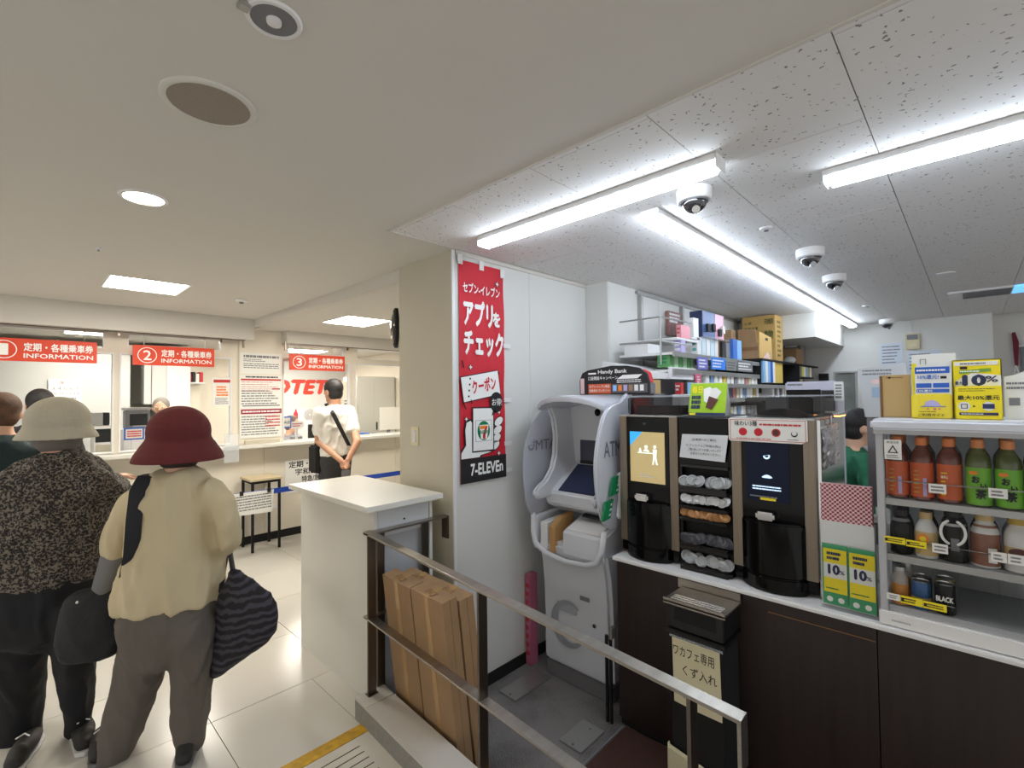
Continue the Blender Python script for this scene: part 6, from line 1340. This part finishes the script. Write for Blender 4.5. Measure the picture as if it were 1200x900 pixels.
hair = MB(); hair.ball(hc - fwd*.022 - Z*.015, .088, .085, .085, 20, 12, rgt); remesh(hair, 'hair', mat('hair_dark', (50, 38, 34), .7, bump=(140, .4)), P, .009, 2)
# shoulder bag
t = thing('shoulder_bag', (.2, 2.2, .6), 'black quilted shoulder bag with wide strap hanging at the beige figure', 'bag')
bd = MB(); c0 = q(112, 732, -.02)
bd.tube([q(113, 700, -.03), q(113, 722, -.03), q(111, 745, -.03), q(111, 760, -.03)], [(.105, .045), (.118, .06), (.125, .062), (.115, .05)], side, 20)
remesh(bd, 'bag_body', mat('bag_black', (32, 34, 38), .7, bump=(45, .6)), t, .010, 2, wrinkle=(10, .006, .6))
MB().tube([q(170, 560, -.10), q(161, 575, -.125), q(157, 610, -.15), q(154, 650, -.14), q(146, 690, -.08), q(138, 706, -.05)], [(.026, .004)]*6, side, 8).obj('strap', mat('strap_navy', (24, 26, 34), .7), t, smooth=True)
MB().tube([q(170, 560, -.10), q(174, 556, -.02), q(172, 566, .08), q(160, 600, .14)], [(.026, .004)]*4, side, 8).obj('strap', 'strap_navy' if False else mat('strap_navy'), t, smooth=True)
MB().ball(q(91, 706, -.09), .008, .006, .008, 10, 8).obj('snap', 'chrome', t, smooth=True); MB().ball(q(147, 682, -.10), .006, .006, .012, 10, 8).obj('buckle', 'chrome', t, smooth=True)
# striped tote
t = thing('striped_tote_bag', (.65, 2.25, .5), 'dark tote bag with wavy grey stripes hanging from the right hand', 'bag')
out = [(271, 663), (283, 668), (300, 680), (318, 694), (326, 706), (328, 722), (325, 740), (312, 754), (298, 764), (280, 776), (262, 790), (252, 797), (244, 795), (246, 765), (249, 735), (253, 710), (257, 692), (264, 680)]
n = len(out); P0 = [q(a, b, .02) for a, b in out]
cen = sum(P0, Vector())/n; mb = MB(); vs = [cen - fwd*.075]; 
for s_, off in ((.55, -.065), (.85, -.04), (1.0, 0)): vs += [cen + (p-cen)*s_ + fwd*off for p in P0]
vs += [cen + (p-cen)*.8 + fwd*.045 for p in P0] + [cen + fwd*.06]
F = [(0, 1+i, 1+(i+1) % n) for i in range(n)]
for L_ in range(3): F += [(1+L_*n+i, 1+(L_+1)*n+i, 1+(L_+1)*n+(i+1) % n, 1+L_*n+(i+1) % n) for i in range(n)]
F += [(1+3*n+i, len(vs)-1, 1+3*n+(i+1) % n) for i in range(n)]
mb.add(vs, F); remesh(mb, 'bag_body', node_mat('bag_stripe', .8, _bagstripe), t, .009, 3, wrinkle=(12, .004, .5))
for pts in ([q(268, 642, .19), q(270, 650, .12), q(273, 668, .02)], [q(266, 645, .19), q(262, 668, .1), q(259, 694, .02)]): MB().tube(pts, [(.010, .003)]*3, side, 8).obj('handle', mat('strap_navy'), t, smooth=True)

# ---- woman in leopard print blouse, cream hat
D = 2.12
fwd = at(75, 600, 1) - EYE; fwd.z = 0; fwd.normalize(); rgt = fwd.cross(Z).normalized()
P = person((-.02, 2.9, 0), 'person in leopard print blouse, cream hat and black trousers seen from behind')
body = MB(); hc = q(68, 506, .02); head(body, hc, fwd)
body.tube([q(68, 528), q(69, 548)], [(.055, .056), (.062, .06)], side)
body.tube([q(74, 550), q(66, 590), q(56, 640), q(54, 700)], [(.14, .075), (.175, .11), (.18, .12), (.175, .12)], side)
aR = [q(112, 556), q(140, 584, .08), q(124, 556, .42)]
body.tube([q(104, 560), q(134, 582, .12), q(132, 560, .44)], [.046, .038, .027], side); body.tube([q(16, 565), q(-6, 620, .05), q(-2, 610, .30)], [.046, .038, .027], side)
finger_hand(body, q(132, 559, .46), (rgt*.6 + fwd*.7 - Z*.05), -Z, 1.0, .35); finger_hand(body, q(0, 608, .32), fwd, -Z, .95, .6)
body.tube([q(28, 715), q(24, 800, .03), q(22, 872, .03)], [(.09, .095), .06, .04], side); body.tube([q(84, 715), q(88, 790, .04), q(90, 862, .04)], [(.085, .09), .055, .038], side)
remesh(body, 'body', 'skin', P, .008, 3); eyes(P, hc, fwd)
top = MB()
top.tube([q(69, 530), q(70, 538), q(69, 556), q(62, 600), q(54, 640), q(52, 668), q(52, 682)], [(.068, .065), (.135, .09), (.195, .125), (.215, .15), (.222, .155), (.222, .155), (.218, .15)], side, 24, caps=False)
top.tube([q(98, 556), q(112, 564), q(130, 578, .08), q(138, 576, .20), q(134, 562, .40)], [(.068, .075), (.066, .075), (.056, .06), (.050, .055), (.042, .045)], side, 16)
top.tube([q(24, 562), q(6, 582), q(-8, 618, .04), q(-4, 612, .26)], [(.070, .078), (.066, .075), (.056, .062), (.045, .048)], side, 16)
remesh(top, 'blouse', node_mat('leopard_cloth', .85, _leopard), P, .011, 7, wrinkle=(11, .012, .5))
pants = MB(); bk = mat('black_trousers', (20, 21, 27), .8, bump=(50, .2))
pants.tube([q(54, 674), q(54, 700), q(55, 722)], [(.20, .145), (.205, .15), (.19, .145)], side, 22)
pants.tube([q(28, 715), q(22, 760), q(21, 810, .03), q(22, 868, .03)], [(.110, .12), (.105, .11), (.088, .095), (.076, .085)], side, 18)
pants.tube([q(86, 715), q(88, 750, .02), q(90, 800, .03), q(92, 852, .04)], [(.095, .115), (.082, .10), (.062, .078), (.047, .06)], side, 18)
remesh(pants, 'trousers', bk, P, .011, 6, wrinkle=(12, .009, .45))
shoe(P, Vector((.03, 2.90, 0)), fwd + rgt*.25, mat('shoe_dark'), 'white', 1.0); shoe(P, Vector((.225, 2.84, 0)), fwd, mat('shoe_dark'), 'white', 1.0)
hat = MB(); hcen = hc + Z*.03
hat.ball(hcen + Z*.02, .115, .125, .108, 24, 14, rgt); hat.lathe(hcen - Z*.045, [(.112, .05), (.120, .03), (.138, 0), (.146, -.018), (.138, -.018), (.112, .012), (.105, .02)], 32)
remesh(hat, 'hat', mat('hat_cream', (176, 170, 152), .9, bump=(80, .3)), P, .007, 4)
hair = MB(); hair.ball(hc - fwd*.02 - Z*.015, .088, .086, .09, 20, 12, rgt); remesh(hair, 'hair', mat('hair_grey', (110, 104, 98), .7, bump=(140, .4)), P, .009, 2)

fwd = Vector((FWD.x, FWD.y, 0)).normalized(); rgt = fwd.cross(Z).normalized()
# ---- generic simpler figure builder for those farther off
def figure(label, foot, height, face, hair_m, shirt_m, pants_m, arms=None, lean=Vector((0, 0, 0)), shoes='shoe_dark', bare_arms=False, short=False, sleeve=1.0, wdt=1.0, pelvis=None, vox=.014, legs=True, bare_legs=False):
    """arms: two lists of (elbow, wrist) world points; face: horizontal direction"""
    face = Vector((face.x, face.y, 0)).normalized(); sd = face.cross(Z).normalized(); s = height/1.68; f0 = Vector(foot)
    P = person(f0, label)
    def h(z, o=0, fo=0): return f0 + Z*z*s + sd*o*s + face*fo*s + lean*(z/1.4)
    hc = h(1.55, 0, .03)
    body = MB(); head(body, hc, face, s)
    body.tube([h(1.46), h(1.38)], [(.050*s, .055*s), (.058*s, .056*s)], sd)
    body.tube([h(1.36), h(1.24), h(1.08), h(.95)], [(.13*s, .07*s), (.15*s, .10*s), (.135*s, .09*s), (.15*s, .10*s)], sd)
    sh = [h(1.335, .165*wdt), h(1.335, -.165*wdt)]
    arms = arms or [(h(1.06, .23), h(.84, .24, .06)), (h(1.06, -.23), h(.84, -.24, .06))]
    for k in (0, 1):
        e, wr = arms[k]; body.tube([sh[k], e, wr], [.046*s, .038*s, .026*s], sd)
        finger_hand(body, wr, (wr-e) - Z*.1 if bare_arms else wr-e, -sd if k == 0 else sd, s*(.85 if bare_arms else 1), 1.2 if bare_arms else .8, 1 if k else -1)
    if legs:
        for k in (1, -1): body.tube([h(.88, .085*k), h(.48, .09*k, .02), h(.09, .09*k)], [(.085*s, .085*s), .056*s, .038*s], sd)
    else: body.tube([h(.9), h(.82)], [(.15*s, .1*s)]*2, sd)
    remesh(body, 'body', 'skin2' if bare_arms else 'skin', P, .008 if vox < .012 else .011, 2); eyes(P, hc, face, s)
    top = MB(); top.tube([h(1.42), h(1.385), h(1.33), h(1.2), h(1.05), h(.93)], [(.062*s, .06*s), (.12*s, .085*s), (.180*s*wdt, .112*s), (.176*s*wdt, .125*s), (.16*s*wdt, .118*s), (.17*s*wdt, .122*s)], sd, 22, caps=False)
    for k in (0, 1):
        e, wr = arms[k]; mid = sh[k] + (e-sh[k])*.62
        if short: top.tube([sh[k]+Z*.005, mid], [(.066*s, .07*s), (.058*s, .062*s)], sd)
        else: top.tube([sh[k], e, e+(wr-e)*.9], [(.064*s, .07*s), (.052*s, .056*s), (.040*s, .042*s)], sd)
    remesh(top, 'shirt', shirt_m, P, vox, 5, wrinkle=(12, .009, .6))
    if legs:
        pn = MB(); pn.tube([h(.98), h(.88), h(.80)], [(.155*s*wdt, .112*s), (.17*s*wdt, .12*s), (.155*s*wdt, .115*s)], sd, 20)
        for k in (1, -1): pn.tube([h(.86, .085*k), h(.48, .09*k, .02)] + ([] if bare_legs else [h(.11, .09*k)]), [(.092*s, .10*s), (.068*s, .075*s)] + ([] if bare_legs else [(.055*s, .06*s)]), sd)
        remesh(pn, 'trousers', pants_m, P, vox, 5)
        for k in (1, -1): shoe(P, Vector((f0.x, f0.y, f0.z)) + sd*.09*k*s, face, M[shoes] if shoes in M else _M[shoes], 'white', s*.95)
    hr_ = MB(); hr_.ball(hc + Z*.035*s - face*.012*s, .084*s, .100*s, .092*s, 20, 14, sd); hr_.ball(hc - Z*.02*s - face*.035*s, .076*s, .066*s, .075*s, 18, 12, sd)
    remesh(hr_, 'hair', hair_m, P, .009, 2)
    return P, h, sh, sd, face
hblack = mat('hair_black', (26, 22, 22), .6, bump=(140, .4)); hbrown = mat('hair_brown', (96, 66, 46), .7, nz=(18, .5), bump=(140, .4)); hgrey = mat('hair_grey')
# man in the white shirt, hands clasped behind his back
ft = at(393, 560, 4.72); ft.z = 0
mface = (Vector((0, 1, 0))*.97 + Vector((-.35, 0, 0))).normalized()
clasp = at(404, 541, 4.50)
Pm, h, sh, sd, fc = figure('person in white short sleeved shirt with crossbody bag, hands clasped behind back', ft, 1.70, mface, hblack, mat('white_cotton', (228, 224, 214), .85, bump=(40, .2)), mat('charcoal_trousers', (56, 56, 58), .85),
    arms=[(at(419, 518, 4.62), clasp + rgt*.03 + Z*.015), (at(373, 517, 4.60), clasp - rgt*.035 + Z*.01)], bare_arms=True, short=True, vox=.011, wdt=1.12)
t = thing('crossbody_bag', ft + Vector((-.2, 0, .8)), 'black crossbody bag with strap worn by the man in white', 'bag')
MB().tube([at(382, 473, 4.72), at(390, 484, 4.57), at(398, 500, 4.56), at(405, 514, 4.58), at(409, 522, 4.66)], [(.020, .003)]*5, rgt, 8).obj('strap', 'ink', t, smooth=True)
MB().tube([at(370, 512, 4.62), at(370, 524, 4.62)], [(.012, .003)]*2, rgt, 8).obj('strap', 'ink', t, smooth=True)
c = at(370, 538, 4.62); B(W, c.x-.035, c.x+.035, c.y-.09, c.y+.09, c.z-.13, c.z+.13).obj('bag_body', 'matte', t, bevel=.015)
t = thing('back_pocket_case', at(405, 556, 4.62), 'small grey case in the back pocket of the man in white', 'case'); c = at(405, 557, 4.60); B(W, c.x-.04, c.x+.04, c.y-.01, c.y+.01, c.z-.05, c.z+.05).obj('case_body', 'gink', t, bevel=.004)
# figure in dark green at the far left
ft = Vector((-.045, 3.85, 0))
figure('person with brown hair in dark green jacket at the left edge', ft, 1.56, Vector((.1, 1, 0)), hbrown, mat('dark_green_cloth', (24, 44, 46), .8, bump=(30, .2)), bk, wdt=1.15)
ft = Vector((.13, 4.85, 0))
figure('person with black hair and bare legs standing at window 1, mostly hidden', ft, 1.60, Vector((0, 1, 0)), hblack, mat('black_shirt', (26, 26, 30), .8), mat('skirt_dark', (40, 36, 40), .8), shoes='shoe_blue' if 'shoe_blue' in _M else (mat('shoe_blue', (60, 90, 130), .6) and 'shoe_blue'), bare_legs=True)
# clerks behind the windows
ft = at(184, 500, 5.4); ft = Vector((1.03, 6.75, 0))
zt = 1.40
def clerk(label, x, y, hz, hair_m, shirt_m, face):
    ft = Vector((x, y, hz-1.62*.98)); 
    P, h, sh, sd, fc = figure(label, Vector((x, y, hz-1.62)), 1.66, face, hair_m, shirt_m, bk, legs=False, arms=None)
    return P
clerk('clerk with grey hair and pale shirt seated beside the grey printer', 1.18, 6.75, 1.50, hgrey, mat('pale_shirt', (150, 150, 160), .8), Vector((-.35, -1, 0)))
clerk('clerk with brown grey hair seated low before the red lettering', 2.62, 6.75, 1.24, mat('hair_greybrown', (98, 84, 78), .7), mat('pale_shirt'), Vector((.5, -.8, 0)))
for k, (x, y, z) in enumerate(((1.18, 6.8, .55), (2.62, 6.8, .36))):
    t = thing('office_chair', (x, y, 0), 'grey office chair under the clerk %s' % ('beside the grey printer', 'before the red lettering')[k], 'chair')
    MB().lathe((x, y, z-.08), [(.20, 0), (.22, .02), (.20, .06)], 20).obj('seat', 'gink', t, smooth=True); MB().cyl((x, y, .05), (x, y, z-.07), .03, 10).obj('column', 'black', t); B(W, x-.2, x+.2, y+.16, y+.2, z, z+.3).obj('backrest', 'gink', t, bevel=.02)
    for j in range(5): MB().cyl((x, y, .06), (x+.25*math.cos(j*1.257), y+.25*math.sin(j*1.257), .03), .015, 8).obj('leg', 'black', t)
# shop assistant in green, bending to the right
ft = Vector((3.55, .60, SZ))
gn = mat('uniform_green', (22, 96, 66), .8, bump=(25, .25))
Ps, h, sh, sd, fc = figure('shop assistant in green uniform bending forward behind the counter', ft, 1.58, Vector((.45, -.9, 0)), hblack, gn, bk, lean=Vector((.02, -.06, -.02)), wdt=1.05,
    arms=[(Vector((3.30, .42, .95)), Vector((3.32, .24, .86))), (Vector((3.76, .30, .98)), Vector((3.6, .06, .88)))])
cl_ = MB(); 
for k in (1, -1): cl_.tube([h(1.42, .03*k, .05), h(1.36, .10*k, .09), h(1.24, .07*k, .135)], [(.016, .006)]*3, sd, 8)
cl_.obj('collar', mat('collar_stripe', (196, 190, 186), .8), Ps, smooth=True)
B(W, 3.1, 3.5, -.6, .28, SZ+.001, .78).obj('work_table', 'alu', label='steel work table before the bending shop assistant', cat='table', bevel=.006)
